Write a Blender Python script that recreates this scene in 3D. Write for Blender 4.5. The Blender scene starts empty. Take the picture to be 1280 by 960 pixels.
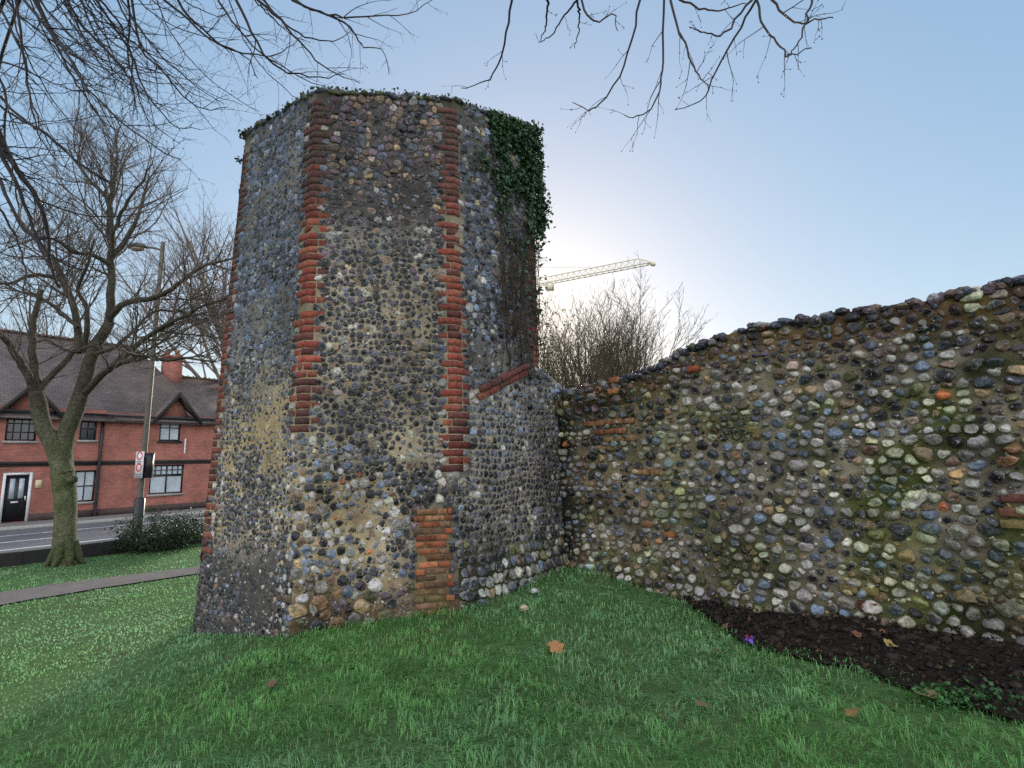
import bpy, math, random
import numpy as np
from mathutils import Vector, Matrix

rng = np.random.default_rng(11)
random.seed(11)
C = bpy.context.scene.collection
sc = bpy.context.scene
rad = math.radians

# ------------------------------------------------------------------ camera, sky, sun, exposure
FPX = 650.0                     # focal length in photograph pixels (1280 wide)
PITCH, ROLL = rad(8.3), rad(1.2)
EYE = np.array([0.0, 0.0, 1.6])
FW = np.array([0, math.cos(PITCH), math.sin(PITCH)])
UP0 = np.array([0, -math.sin(PITCH), math.cos(PITCH)])
RT0 = np.array([1.0, 0, 0])
RT = RT0 * math.cos(ROLL) - UP0 * math.sin(ROLL)
UP = UP0 * math.cos(ROLL) + RT0 * math.sin(ROLL)
cd = bpy.data.cameras.new('camera')
cam = bpy.data.objects.new('camera', cd)
C.objects.link(cam)
cd.sensor_width = 36.0
cd.lens = 36.0 * FPX / 1280.0
cd.clip_end = 3000
cam.matrix_world = Matrix(((RT[0], UP[0], -FW[0], EYE[0]), (RT[1], UP[1], -FW[1], EYE[1]),
                           (RT[2], UP[2], -FW[2], EYE[2]), (0, 0, 0, 1)))
sc.camera = cam

SKY_GAMMA, SKY_SAT = .34, 2.0
SKY_TINT = (1.0, .97, .97, 1)
SKY_BACK = (4.0, 4.0, 4.2, 1)
SUN_EL, SUN_AZ = 13.0, 2.0      # degrees; azimuth clockwise from straight ahead (+Y)
w = bpy.data.worlds.new('World')
sc.world = w
w.use_nodes = True
nt = w.node_tree
sky = nt.nodes.new('ShaderNodeTexSky')
sky.sky_type = 'NISHITA'
sky.sun_disc = False
sky.sun_elevation = rad(SUN_EL)
sky.sun_rotation = rad(SUN_AZ)
sky.air_density = 1.0
sky.dust_density = 0.6
sky.ozone_density = 2.0
sky.altitude = 0
bg = nt.nodes['Background']
# thin winter haze evens the sky out: compress its range; opposite the low sun the haze is pale and warmer
gam = nt.nodes.new('ShaderNodeGamma')
gam.inputs[1].default_value = SKY_GAMMA
hs_ = nt.nodes.new('ShaderNodeHueSaturation')
hs_.inputs['Saturation'].default_value = SKY_SAT
geo_ = nt.nodes.new('ShaderNodeTexCoord')
sep_ = nt.nodes.new('ShaderNodeSeparateXYZ')
mr_ = nt.nodes.new('ShaderNodeMapRange')
mr_.interpolation_type = 'SMOOTHSTEP'
mr_.inputs['From Min'].default_value = .35
mr_.inputs['From Max'].default_value = -.7
mr_.inputs['To Min'].default_value = 0.0
mr_.inputs['To Max'].default_value = .85
mxs = nt.nodes.new('ShaderNodeMix')
mxs.data_type = 'RGBA'
mxs.inputs[7].default_value = SKY_BACK
tint = nt.nodes.new('ShaderNodeMix')
tint.data_type = 'RGBA'
tint.blend_type = 'MULTIPLY'
tint.inputs[0].default_value = 1.0
tint.inputs[7].default_value = SKY_TINT
nt.links.new(geo_.outputs['Generated'], sep_.inputs[0])
nt.links.new(sep_.outputs['Y'], mr_.inputs['Value'])
nt.links.new(sky.outputs[0], gam.inputs[0])
nt.links.new(gam.outputs[0], hs_.inputs['Color'])
nt.links.new(hs_.outputs[0], tint.inputs[6])
nt.links.new(tint.outputs[2], mxs.inputs[6])
nt.links.new(mr_.outputs[0], mxs.inputs[0])
nt.links.new(mxs.outputs[2], bg.inputs[0])
bg.inputs[1].default_value = 0.15
sl = bpy.data.lights.new('sun', 'SUN')
sl.energy = 1.3
sl.angle = rad(11)
sl.color = (1.0, 0.9, 0.76)
so = bpy.data.objects.new('sun', sl)
C.objects.link(so)
sdir = Vector((math.sin(rad(SUN_AZ)) * math.cos(rad(SUN_EL)), math.cos(rad(SUN_AZ)) * math.cos(rad(SUN_EL)), math.sin(rad(SUN_EL))))
so.rotation_euler = sdir.to_track_quat('Z', 'Y').to_euler()
so.location = (0, 30, 30)
sc.view_settings.view_transform = 'Standard'
sc.view_settings.look = 'None'
sc.view_settings.gamma = 1.0
sc.view_settings.use_curve_mapping = False
sc.view_settings.exposure = 1.78
sc.cycles.use_denoising = False      # keep the grain of the stone


# ------------------------------------------------------------------ helpers
def ray(x, y):
    return FW * FPX + RT * (x - 640) - UP * (y - 480)


def at_y(x, y, Y):
    r = ray(x, y)
    return EYE + r * (Y - EYE[1]) / r[1]


def at_z(x, y, Z):
    r = ray(x, y)
    return EYE + r * (Z - EYE[2]) / r[2]


def on_plane(x, y, P, n):
    r = ray(x, y)
    return EYE + r * ((np.asarray(P) - EYE) @ n) / (r @ n)


def unit(v):
    v = np.asarray(v, float)
    return v / (np.linalg.norm(v) + 1e-12)


def sstep(a, b, x):
    t = np.clip((x - a) / (b - a), 0, 1)
    return t * t * (3 - 2 * t)


def _hash(i, j, k, s):
    n = (i * 374761393 + j * 668265263 + k * 2147483647 + s * 1274126177) & 0x7fffffff
    n = ((n ^ (n >> 13)) * 1274126177) & 0x7fffffff
    return ((n ^ (n >> 16)) & 0xffff) / 65535.0


def noise3(P, s=0):
    """value noise in 0..1 at points P (N,3)"""
    P = np.asarray(P, float)
    I = np.floor(P).astype(np.int64)
    f = P - I
    f = f * f * (3 - 2 * f)
    r = 0
    for a in (0, 1):
        for b in (0, 1):
            for c in (0, 1):
                wgt = (f[:, 0] if a else 1 - f[:, 0]) * (f[:, 1] if b else 1 - f[:, 1]) * (f[:, 2] if c else 1 - f[:, 2])
                r = r + wgt * _hash(I[:, 0] + a, I[:, 1] + b, I[:, 2] + c, s)
    return r


def fbm(P, s=0, o=3):
    P = np.asarray(P, float)
    r, a, t = 0, 1.0, 0
    for k in range(o):
        r = r + a * noise3(P * 2 ** k + 17.3 * k, s + k)
        t += a
        a *= 0.5
    return r / t


ORIGIN = {}


def empty(name, loc, label, cat, group=None, rz=0.0):
    o = bpy.data.objects.new(name, None)
    C.objects.link(o)
    o.location = [float(v) for v in loc]
    o.rotation_euler = (0, 0, rz)
    o.empty_display_size = 0.2
    o['label'] = label
    o['category'] = cat
    if group:
        o['group'] = group
    ORIGIN[o.name] = np.asarray(loc, float)
    return o


def tag(o, label=None, cat=None, group=None, kind=None):
    for k, v in (('label', label), ('category', cat), ('group', group), ('kind', kind)):
        if v:
            o[k] = v
    return o


def build(name, V, F, mat, parent=None, col=None, smooth=False, local=False, origin=None):
    """ONE mesh object from world-space vertices V and a list of index arrays F."""
    V = np.asarray(V, float).reshape(-1, 3)
    if isinstance(F, np.ndarray):
        F = [F]
    F = [np.asarray(f, np.int64) for f in F if len(f)]
    org = np.zeros(3)
    if parent is not None and not local:
        org = ORIGIN.get(parent.name, np.zeros(3))
    if parent is None and origin is not None:
        org = np.asarray(origin, float)
    V = V - org
    me = bpy.data.meshes.new(name)
    me.vertices.add(len(V))
    me.vertices.foreach_set('co', V.astype(np.float32).ravel())
    loops = np.concatenate([f.ravel() for f in F]).astype(np.int32)
    tot = np.concatenate([np.full(len(f), f.shape[1]) for f in F])
    me.loops.add(len(loops))
    me.loops.foreach_set('vertex_index', loops)
    me.polygons.add(len(tot))
    me.polygons.foreach_set('loop_start', np.concatenate([[0], np.cumsum(tot)[:-1]]).astype(np.int32))
    me.update(calc_edges=True)
    me.validate()
    if smooth:
        me.polygons.foreach_set('use_smooth', np.ones(len(me.polygons), bool))
    if col is not None:
        col = np.asarray(col, float)
        if col.ndim == 1:
            col = np.tile(col, (len(V), 1))
        a = me.color_attributes.new('Col', 'FLOAT_COLOR', 'POINT')
        a.data.foreach_set('color', np.concatenate([np.clip(col, 0, 1), np.ones((len(V), 1))], 1).astype(np.float32).ravel())
    me.materials.append(mat)
    o = bpy.data.objects.new(name, me)
    C.objects.link(o)
    if parent is not None:
        o.parent = parent
        ORIGIN[o.name] = org
    else:
        o.location = org
        ORIGIN[o.name] = org
    return o


class Bag:
    """collects pieces that belong to one mesh"""
    def __init__(s):
        s.V, s.F, s.Cc, s.n = [], {}, [], 0

    def add(s, V, Fs, col):
        V = np.asarray(V, float).reshape(-1, 3)
        if isinstance(Fs, np.ndarray):
            Fs = [Fs]
        for f in Fs:
            f = np.asarray(f, np.int64)
            if len(f):
                s.F.setdefault(f.shape[1], []).append(f + s.n)
        col = np.asarray(col, float)
        if col.ndim == 1:
            col = np.tile(col, (len(V), 1))
        s.V.append(V)
        s.Cc.append(col)
        s.n += len(V)

    def box(s, lo, hi, col, M=None):
        x0, y0, z0 = lo
        x1, y1, z1 = hi
        V = np.array([(x0, y0, z0), (x1, y0, z0), (x1, y1, z0), (x0, y1, z0), (x0, y0, z1), (x1, y0, z1), (x1, y1, z1), (x0, y1, z1)], float)
        if M is not None:
            V = M(V)
        s.add(V, np.array([(0, 3, 2, 1), (4, 5, 6, 7), (0, 1, 5, 4), (1, 2, 6, 5), (2, 3, 7, 6), (3, 0, 4, 7)]), col)

    def poly_prism(s, pts, off, col):
        pts = np.asarray(pts, float)
        n = len(pts)
        V = np.concatenate([pts, pts + np.asarray(off, float)])
        i = np.arange(n)
        s.add(V, [i[None, :], (i[::-1] + n)[None, :], np.stack([i, i + n, (i + 1) % n + n, (i + 1) % n], 1)], col)

    def build(s, name, mat, parent=None, smooth=False, local=False, origin=None):
        return build(name, np.concatenate(s.V), [np.concatenate(v) for v in s.F.values()], mat, parent,
                     np.concatenate(s.Cc), smooth, local, origin)


def tubes(bag, polys, sides, colfn):
    """polys: list of (pts, radii); batched by length"""
    by = {}
    for p, r in polys:
        by.setdefault(len(p), []).append((p, r))
    for m, lst in by.items():
        P = np.array([a for a, _ in lst], float)
        Rr = np.array([b for _, b in lst], float)
        T = np.empty_like(P)
        T[:, 1:-1] = P[:, 2:] - P[:, :-2]
        T[:, 0] = P[:, 1] - P[:, 0]
        T[:, -1] = P[:, -1] - P[:, -2]
        T /= np.linalg.norm(T, axis=2, keepdims=True) + 1e-9
        mean = P[:, -1] - P[:, 0]
        ax = np.where((np.abs(mean[:, 2]) > 0.7 * np.linalg.norm(mean, axis=1))[:, None], np.array([[1.0, 0.13, 0.07]]), np.array([[0.05, 0.1, 1.0]]))
        A = np.cross(T, ax[:, None, :])
        A /= np.linalg.norm(A, axis=2, keepdims=True) + 1e-9
        B = np.cross(T, A)
        th = np.arange(sides) * 2 * math.pi / sides
        V = P[:, :, None, :] + Rr[:, :, None, None] * (A[:, :, None, :] * np.cos(th)[None, None, :, None] + B[:, :, None, :] * np.sin(th)[None, None, :, None])
        nb = len(lst)
        base = (np.arange(nb) * m * sides)[:, None, None]
        i = (np.arange(m - 1) * sides)[None, :, None]
        j = np.arange(sides)[None, None, :]
        j2 = (j + 1) % sides
        F = np.stack([base + i + j, base + i + j2, base + i + sides + j2, base + i + sides + j], -1).reshape(-1, 4)
        caps = (np.arange(nb) * m * sides)[:, None] + (m - 1) * sides + np.arange(sides)[None, :]
        Vf = V.reshape(-1, 3)
        bag.add(Vf, [F, caps], colfn(Vf))


def smooth_line(pts, n):
    """Catmull-Rom through pts"""
    P = np.asarray(pts, float)
    P = np.concatenate([[2 * P[0] - P[1]], P, [2 * P[-1] - P[-2]]])
    k = len(P) - 3
    t = np.linspace(0, k - 1e-6, n)
    i = t.astype(int)
    f = (t - i)[:, None]
    a, b, c, d = P[i], P[i + 1], P[i + 2], P[i + 3]
    return 0.5 * (2 * b + (c - a) * f + (2 * a - 5 * b + 4 * c - d) * f ** 2 + (3 * b - a - 3 * c + d) * f ** 3)


def _ico(level):
    t = (1 + 5 ** .5) / 2
    V = [(-1, t, 0), (1, t, 0), (-1, -t, 0), (1, -t, 0), (0, -1, t), (0, 1, t), (0, -1, -t), (0, 1, -t), (t, 0, -1), (t, 0, 1), (-t, 0, -1), (-t, 0, 1)]
    F = [(0, 11, 5), (0, 5, 1), (0, 1, 7), (0, 7, 10), (0, 10, 11), (1, 5, 9), (5, 11, 4), (11, 10, 2), (10, 7, 6), (7, 1, 8), (3, 9, 4), (3, 4, 2), (3, 2, 6), (3, 6, 8), (3, 8, 9), (4, 9, 5), (2, 4, 11), (6, 2, 10), (8, 6, 7), (9, 8, 1)]
    V = [tuple(unit(v)) for v in V]
    for _ in range(level):
        cache, G = {}, []

        def mid(a, b):
            k = (min(a, b), max(a, b))
            if k not in cache:
                V.append(tuple(unit(np.add(V[a], V[b]))))
                cache[k] = len(V) - 1
            return cache[k]
        for a, b, c in F:
            x, y, z = mid(a, b), mid(b, c), mid(c, a)
            G += [(a, x, z), (b, y, x), (c, z, y), (x, y, z)]
        F = G
    return np.array(V), np.array(F)


ICO1, ICO2 = _ico(1), _ico(2)


def blobs(bag, cen, rxyz, cols, rough=0.22, ico=ICO1, flat=True):
    """irregular lumps"""
    cen = np.asarray(cen, float)
    n = len(cen)
    Vi, Fi = ico
    k = len(Vi)
    R = np.linalg.qr(rng.normal(size=(n, 3, 3)))[0] if flat is False else None
    Q = Vi[None] * (1 + rough * (rng.random((n, k, 1)) - .5) * 2 * .6)
    for _ in range(2):
        d = rng.normal(size=(n, 3))
        d /= np.linalg.norm(d, axis=1, keepdims=True)
        dot = np.einsum('nkj,nj->nk', Q, d)
        lim = 0.55 + .3 * rng.random((n, 1))
        Q = Q - np.maximum(dot - lim, 0)[:, :, None] * d[:, None, :] * .85
    Q = Q * np.asarray(rxyz)[:, None, :]
    if R is not None:
        Q = np.einsum('nij,nkj->nki', R, Q)
    V = (Q + cen[:, None]).reshape(-1, 3)
    F = (Fi[None] + (np.arange(n) * k)[:, None, None]).reshape(-1, 3)
    cc = np.repeat(np.asarray(cols), k, 0) * (0.85 + .3 * rng.random((n * k, 1)))
    bag.add(V, F, cc)


def leaf_cards(bag, cen, nrm, size, cols, fold=0.25, wid=0.8):
    """small folded pointed leaves, one per centre"""
    n = len(cen)
    nrm = nrm / (np.linalg.norm(nrm, axis=1, keepdims=True) + 1e-9)
    t = rng.normal(size=(n, 3))
    t -= nrm * np.sum(t * nrm, 1, keepdims=True)
    t /= np.linalg.norm(t, axis=1, keepdims=True) + 1e-9
    b = np.cross(nrm, t)
    s = np.asarray(size)[:, None]
    shp = [(0, -.5, 0), (-.5, -.15, .5), (-.28, .15, .3), (0, .55, 0), (.28, .15, .3), (.5, -.15, .5)]
    V = np.stack([cen + s * (t * y + b * x * wid + nrm * z * fold) for x, y, z in shp], 1)
    F = []
    base = np.arange(n) * 6
    F = np.concatenate([np.stack([base, base + 3, base + 2, base + 1], 1), np.stack([base, base + 5, base + 4, base + 3], 1)])
    bag.add(V.reshape(-1, 3), F, np.repeat(cols, 6, 0))


# ------------------------------------------------------------------ materials
def M(name, rough=0.8, bump=0.0, bscale=60.0, mot=0.25, mscale=18.0, col=None, spec=0.5, metallic=0.0, extra=None, dist=0.01):
    """principled material: colour from the mesh's own Col attribute (or COL) broken up by noise, with noise bump"""
    m = bpy.data.materials.new(name)
    m.use_nodes = True
    t = m.node_tree
    p = t.nodes['Principled BSDF']
    p.inputs['Roughness'].default_value = rough
    p.inputs['Specular IOR Level'].default_value = spec
    p.inputs['Metallic'].default_value = metallic
    if col is None:
        a = t.nodes.new('ShaderNodeAttribute')
        a.attribute_name = 'Col'
        src = a.outputs['Color']
    else:
        a = t.nodes.new('ShaderNodeRGB')
        a.outputs[0].default_value = (*col, 1)
        src = a.outputs[0]
    geo = t.nodes.new('ShaderNodeNewGeometry')
    if mot > 0:
        n1 = t.nodes.new('ShaderNodeTexNoise')
        n1.inputs['Scale'].default_value = mscale
        n1.inputs['Detail'].default_value = 6
        n1.inputs['Roughness'].default_value = .65
        t.links.new(geo.outputs['Position'], n1.inputs['Vector'])
        mr = t.nodes.new('ShaderNodeMapRange')
        mr.inputs['From Min'].default_value = .3
        mr.inputs['From Max'].default_value = .7
        mr.inputs['To Min'].default_value = 1 - mot
        mr.inputs['To Max'].default_value = 1 + mot
        t.links.new(n1.outputs['Fac'], mr.inputs['Value'])
        mx = t.nodes.new('ShaderNodeVectorMath')
        mx.operation = 'SCALE'
        t.links.new(src, mx.inputs[0])
        t.links.new(mr.outputs[0], mx.inputs['Scale'])
        src = mx.outputs[0]
    if extra:
        src = extra(t, src, geo, p)
    t.links.new(src, p.inputs['Base Color'])
    if bump > 0:
        n2 = t.nodes.new('ShaderNodeTexNoise')
        n2.inputs['Scale'].default_value = bscale
        n2.inputs['Detail'].default_value = 5
        t.links.new(geo.outputs['Position'], n2.inputs['Vector'])
        bp = t.nodes.new('ShaderNodeBump')
        bp.inputs['Strength'].default_value = bump
        bp.inputs['Distance'].default_value = dist
        t.links.new(n2.outputs['Fac'], bp.inputs['Height'])
        t.links.new(bp.outputs[0], p.inputs['Normal'])
    return m


def flint_extra(t, src, geo, p):
    """pale flecks on the stones, cortex and painted-on glints, and patchy gloss"""
    n = t.nodes.new('ShaderNodeTexNoise')
    n.inputs['Scale'].default_value = 27
    n.inputs['Detail'].default_value = 4
    n.inputs['Distortion'].default_value = .8
    t.links.new(geo.outputs['Position'], n.inputs['Vector'])
    r = t.nodes.new('ShaderNodeMapRange')
    r.inputs['From Min'].default_value = .61
    r.inputs['From Max'].default_value = .69
    r.inputs['To Max'].default_value = .7
    t.links.new(n.outputs['Fac'], r.inputs['Value'])
    mx = t.nodes.new('ShaderNodeMix')
    mx.data_type = 'RGBA'
    t.links.new(r.outputs[0], mx.inputs[0])
    t.links.new(src, mx.inputs[6])
    mx.inputs[7].default_value = (.42, .42, .43, 1)  # cortex tone that doubles as painted glints
    q = t.nodes.new('ShaderNodeMapRange')
    q.inputs['From Min'].default_value = .35
    q.inputs['From Max'].default_value = .65
    q.inputs['To Min'].default_value = .25
    q.inputs['To Max'].default_value = .6
    t.links.new(n.outputs['Fac'], q.inputs['Value'])
    t.links.new(q.outputs[0], p.inputs['Roughness'])
    return mx.outputs[2]


def thin_extra(strength):
    def fn(t, src, geo, p):
        tr = t.nodes.new('ShaderNodeBsdfTranslucent')
        ad = t.nodes.new('ShaderNodeMixShader')
        ad.inputs[0].default_value = strength
        t.links.new(src, tr.inputs['Color'])
        out = t.nodes['Material Output']
        t.links.new(p.outputs[0], ad.inputs[1])
        t.links.new(tr.outputs[0], ad.inputs[2])
        t.links.new(ad.outputs[0], out.inputs['Surface'])
        return src
    return fn


mFLINT = M('flint', .4, .8, 42, .55, 33, spec=.4, extra=flint_extra, dist=.014)
mMORTAR = M('lime_mortar', .95, .9, 55, .3, 14, spec=.2, dist=.015)
mBRICK = M('old_brick', .9, .6, 70, .5, 22, spec=.2, dist=.006)
mBARK = M('bark', .9, 1.0, 26, .5, 16, spec=.2, dist=.04)
mTWIG = M('twig_bark', .75, 0, 1, .2, 20, spec=.3)
mLEAF = M('ivy_leaf', .45, 0, 1, .2, 30, spec=.4, extra=thin_extra(.2))
mGRASS = M('grass_blades', .55, 0, 1, .2, 3, spec=.3, extra=thin_extra(.5))
mLAWN = M('lawn_turf', .95, .8, 30, .35, 9, spec=.1, dist=.03)
mSOIL = M('dark_soil', .95, 1.0, 45, .4, 22, spec=.15, dist=.03)
mDRY = M('dry_leaf', .8, 0, 1, .3, 60, spec=.2, extra=thin_extra(.15))
mPATH = M('path_tarmac', .9, .5, 120, .25, 5, col=(.12, .105, .10), dist=.006)
mROAD = M('asphalt', .55, .3, 150, .3, 1.2, col=(.12, .125, .135), dist=.004)
mPAVE = M('paving', .8, .2, 60, .2, 2.5, col=(.2, .19, .18))
mWHITE = M('white_paint', .5, 0, 1, .12, 6, col=(.72, .72, .72))
mBLACK = M('black_paint', .35, 0, 1, .1, 6, col=(.012, .012, .016))
mSLATE = None
mPOLE = M('galvanised_steel', .5, .1, 40, .25, 9, col=(.10, .09, .07), metallic=.0)
mCRANE = M('crane_paint', .5, 0, 1, .05, 2, col=(.78, .72, .55))
mSILL = M('stone_sill', .8, .2, 60, .2, 10, col=(.33, .32, .29))
mLOWALL = M('grimy_wall', .95, .7, 25, .4, 5, col=(.016, .015, .014), dist=.02)
mRED = M('red_paint', .5, 0, 1, .05, 5, col=(.6, .03, .03))
mGREY = M('grey_print', .5, 0, 1, .05, 5, col=(.25, .25, .27))
mCREAM = M('cream_plaque', .6, 0, 1, .1, 20, col=(.62, .55, .3))
mGLASSL = M('lantern_glass', .3, 0, 1, .05, 5, col=(.2, .15, .1))


def pane_mat(name, col, rough=.08):
    return M(name, rough, 0, 1, .25, 1.6, col=col, spec=.8)


mPANE = pane_mat('window_glass_with_pale_blind', (.42, .48, .52), .25)
mPANED = pane_mat('dark_window_glass', (.02, .025, .03), .12)

# ------------------------------------------------------------------ ground levels
W0 = np.array([-11.5, 12.04])          # foot of the roadside wall where it leaves the picture
RD = unit([.625, .78])                 # along the road
RN = np.array([RD[1], -RD[0]])         # from the road towards the lawn


def ab(x, y):
    d = np.stack([np.asarray(x) - W0[0], np.asarray(y) - W0[1]], -1)
    return d @ RN, d @ RD


def xy(a, b):
    return W0[0] + a * RN[0] + b * RD[0], W0[1] + a * RN[1] + b * RD[1]


def ground_z(x, y):
    x = np.asarray(x, float)
    y = np.asarray(y, float)
    t = sstep(0, 1, (-x - .8) / 5.5)
    z = -.55 * t + .2 * np.exp(-((x - .6) ** 2 + (y - 7.3) ** 2) / 3.0) + .08 * sstep(0, 3, x) - .14 * np.exp(-((x - 2.05) ** 2 + (y - 5.95) ** 2) / 1.1)
    z = z + .05 * (fbm(np.stack([x * .6, y * .6, x * 0], -1).reshape(-1, 3), 5).reshape(x.shape) - .5)
    return z


def on_ground(x, y):
    r = ray(x, y)
    p = at_z(x, y, -.2)
    for _ in range(8):
        p = at_z(x, y, float(ground_z(p[0], p[1])))
    return p


# ------------------------------------------------------------------ the tower's plan
TC = np.array([-.593, 5.715])          # corner between the two front faces
SIDE, ANG = 1.68, rad(10)
RO = SIDE / (2 * math.sin(math.pi / 8))
APO = SIDE / (2 * math.tan(math.pi / 8))
TO = TC - SIDE / 2 * np.array([math.cos(ANG), math.sin(ANG)]) + APO * np.array([-math.sin(ANG), math.cos(ANG)])
TH0 = math.atan2(TC[1] - TO[1], TC[0] - TO[0])
ZB = -.75
BOT, TOP, ZT = [], [], []
for i, zt in enumerate([6.0, 6.35, 6.25, 6.1, 6.0, 6.05, 6.03, 5.96]):   # C, D, E, F, G, H, A, B
    d = np.array([math.cos(TH0 + i * math.pi / 4), math.sin(TH0 + i * math.pi / 4)])
    BOT.append(TO + d * RO * (1.065 if i == 6 else 1.0))
    TOP.append(TO + d * RO * .945)
    ZT.append(zt)
BOT[1] = np.array([.37, 6.985])
TOP[1] = np.array([.36, 6.90])


def corner(i, z):
    i %= 8
    t = (np.asarray(z, float) - ZB) / (6.0 - ZB)
    return BOT[i] + (TOP[i] - BOT[i]) * t[..., None]


def face_frame(i):
    """face between corner i and i+1 (seen from outside i is on the left when looking at it): normal"""
    a, b = corner(i, np.array(2.5)), corner(i + 1, np.array(2.5))
    e = unit(np.append(b - a, 0))
    n = np.array([e[1], -e[0], 0])
    return e, n


# wall line
WP0 = np.array([.627, 7.275, 0.0])
WD = np.array([.745, -.667, 0.0])
WN = np.array([-.667, -.745, 0.0])
WTOP = np.array([(-.6, 2.5), (0.0, 2.47), (.17, 2.5), (.53, 2.55), (.84, 2.56), (1.19, 2.61), (1.47, 2.67), (1.74, 2.77), (2.04, 2.86), (2.36, 2.92),
                 (2.58, 2.96), (3.02, 2.95), (3.42, 2.95), (3.81, 2.94), (4.19, 2.93), (4.51, 2.95), (4.78, 2.98), (5.6, 3.05), (7.0, 3.0), (9.0, 2.9)])
WLEN = 8.6


def wall_top(s):
    return np.interp(s, WTOP[:, 0], WTOP[:, 1])


def wall_bulge(s, z):
    """the face leans and bulges: metres out of the wall plane"""
    P = np.stack([s * 1.1, z * 1.3, s * 0], -1)
    b = .05 * (fbm(P.reshape(-1, 3), 31).reshape(np.shape(s)) - .5)
    b = b + .06 * sstep(.32, .24, wall_top(s) - z - .1 * sstep(1.2, 2.5, s)) * sstep(1.6, .6, s) + .025 * sstep(.5, .3, wall_top(s) - z)
    return b + .04 * sstep(.5, .0, z)


def bed_edge(s):
    """how far the bare soil reaches from the wall's foot"""
    return np.interp(s, [1.7, 2.0, 2.5, 2.85, 3.3, 3.65, 4.1, 4.4, 6.0, 8.6], [0, .28, .82, 1.12, 1.26, 1.34, 1.48, 1.55, 1.6, 1.6])


# ------------------------------------------------------------------ the setting: ground, path, road
def sheet(name, a0, a1, b0, b1, z, mat, na=1, nb=1):
    A, B = np.meshgrid(np.linspace(a0, a1, na + 1), np.linspace(b0, b1, nb + 1), indexing='ij')
    X, Y = xy(A, B)
    V = np.stack([X, Y, np.full_like(X, z)], -1).reshape(-1, 3)
    i, j = np.meshgrid(np.arange(na), np.arange(nb), indexing='ij')
    q = (i * (nb + 1) + j).ravel()
    F = np.stack([q, q + nb + 1, q + nb + 2, q + 1], 1)
    o = build(name, V, F, mat, origin=(*xy(a0, b0), z))
    tag(o, kind='structure')
    return o


gm = M('far_ground', .95, .3, 3, .3, .4, col=(.05, .075, .035))
sheet('ground', -900, 900, -900, 900, -.95, gm)
# lawn
A, B = np.meshgrid(np.concatenate([np.arange(0, 26, .14), np.arange(26, 46, 1.)]), np.concatenate([np.arange(-30, -12, 1.), np.arange(-12, 12, .14), np.arange(12, 46, 1.)]), indexing='ij')
X, Y = xy(A, B)
Z = ground_z(X, Y)
V = np.stack([X, Y, Z], -1).reshape(-1, 3)
Z2 = Z.ravel() + .03 * (fbm(V * 2.2, 3) - .5)
V[:, 2] = Z2
na, nb = A.shape
i, j = np.meshgrid(np.arange(na - 1), np.arange(nb - 1), indexing='ij')
q = (i * nb + j).ravel()
n1 = fbm(V * 1.5, 8)[:, None]
lc = np.array([.05, .085, .03]) * (1 - n1) + np.array([.09, .18, .06]) * n1
build('lawn', V, np.stack([q, q + nb, q + nb + 1, q + 1], 1), mLAWN, col=lc, smooth=True)['kind'] = 'structure'


def ribbon(name, left, right, mat, dz, col=None, n=60):
    L = smooth_line(left, n)
    R = smooth_line(right, n)
    T = np.linspace(0, 1, 7)[None, :, None]
    G = L[:, None] * (1 - T) + R[:, None] * T
    V = G.reshape(-1, 3)
    V[:, 2] = ground_z(V[:, 0], V[:, 1]) + .03 * (fbm(np.stack([V[:, 0], V[:, 1], ground_z(V[:, 0], V[:, 1])], -1) * 2.2, 3) - .5) + dz
    i, j = np.meshgrid(np.arange(n - 1), np.arange(6), indexing='ij')
    q = (i * 7 + j).ravel()
    o = build(name, V, np.stack([q, q + 1, q + 8, q + 7], 1), mat, smooth=True, col=col)
    tag(o, kind='structure')
    return o


pl = [on_ground(0, 758), on_ground(120, 737), on_ground(240, 719)]
pr = [on_ground(0, 742), on_ground(120, 725), on_ground(240, 710)]
for L in (pl, pr):
    L.insert(0, L[0] * 2 - L[1])
    L.insert(0, L[0] * 3 - L[1] * 2)
    for k in (2.0, 4.0, 6.0):
        L.append(np.array(L[4]) + (np.array(L[4]) - np.array(L[3])) * k)
ribbon('footpath', pl, pr, mPATH, .022)
PATH_L, PATH_R = np.array(pl), np.array(pr)

# road behind the low wall
ROADZ = -.80
sheet('road', -13.2, -.3, -40, 60, ROADZ, mROAD, 2, 20)
sheet('pavement', -15.45, -13.32, -40, 60, ROADZ + .12, mPAVE, 1, 20)
b = Bag()
kx = lambda V: np.stack([*xy(V[:, 0], V[:, 1]), V[:, 2]], 1)
b.box((-13.34, -40, ROADZ - .1), (-13.2, 60, ROADZ + .122), (.3, .29, .28), kx)
o = b.build('kerb', mSILL)
tag(o, kind='structure')


def road_ab(x, y):
    p = at_z(x, y, ROADZ)
    return ab(p[0], p[1])


b = Bag()
for px_, py_, wid_ in ((60, 682, .16), (140, 665, .14), (150, 657, .12)):
    a_, _ = road_ab(px_, py_)
    a_ = float(min(a_, -.6))
    for k in range(-12, 20):
        if px_ == 140 and k % 2:
            continue
        b.box((a_ - wid_ / 2, k * 2.5, ROADZ), (a_ + wid_ / 2, k * 2.5 + 2.5, ROADZ + .006), (.6, .6, .6), kx)
o = b.build('road_markings', mWHITE)
tag(o, kind='structure')

# ------------------------------------------------------------------ flint work
PAL = dict(dark=(.017, .019, .025), slate=(.058, .07, .102), blue=(.105, .14, .215), grey=(.25, .25, .25), white=(.44, .425, .39), brown=(.13, .09, .065),
           tan=(.27, .20, .12), rust=(.21, .115, .06), brick=(.30, .085, .04), purple=(.075, .052, .07), moss=(.075, .085, .035), pink=(.22, .175, .16))
PK = list(PAL)
PV = np.array([PAL[k] for k in PK])
K = 12


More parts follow.
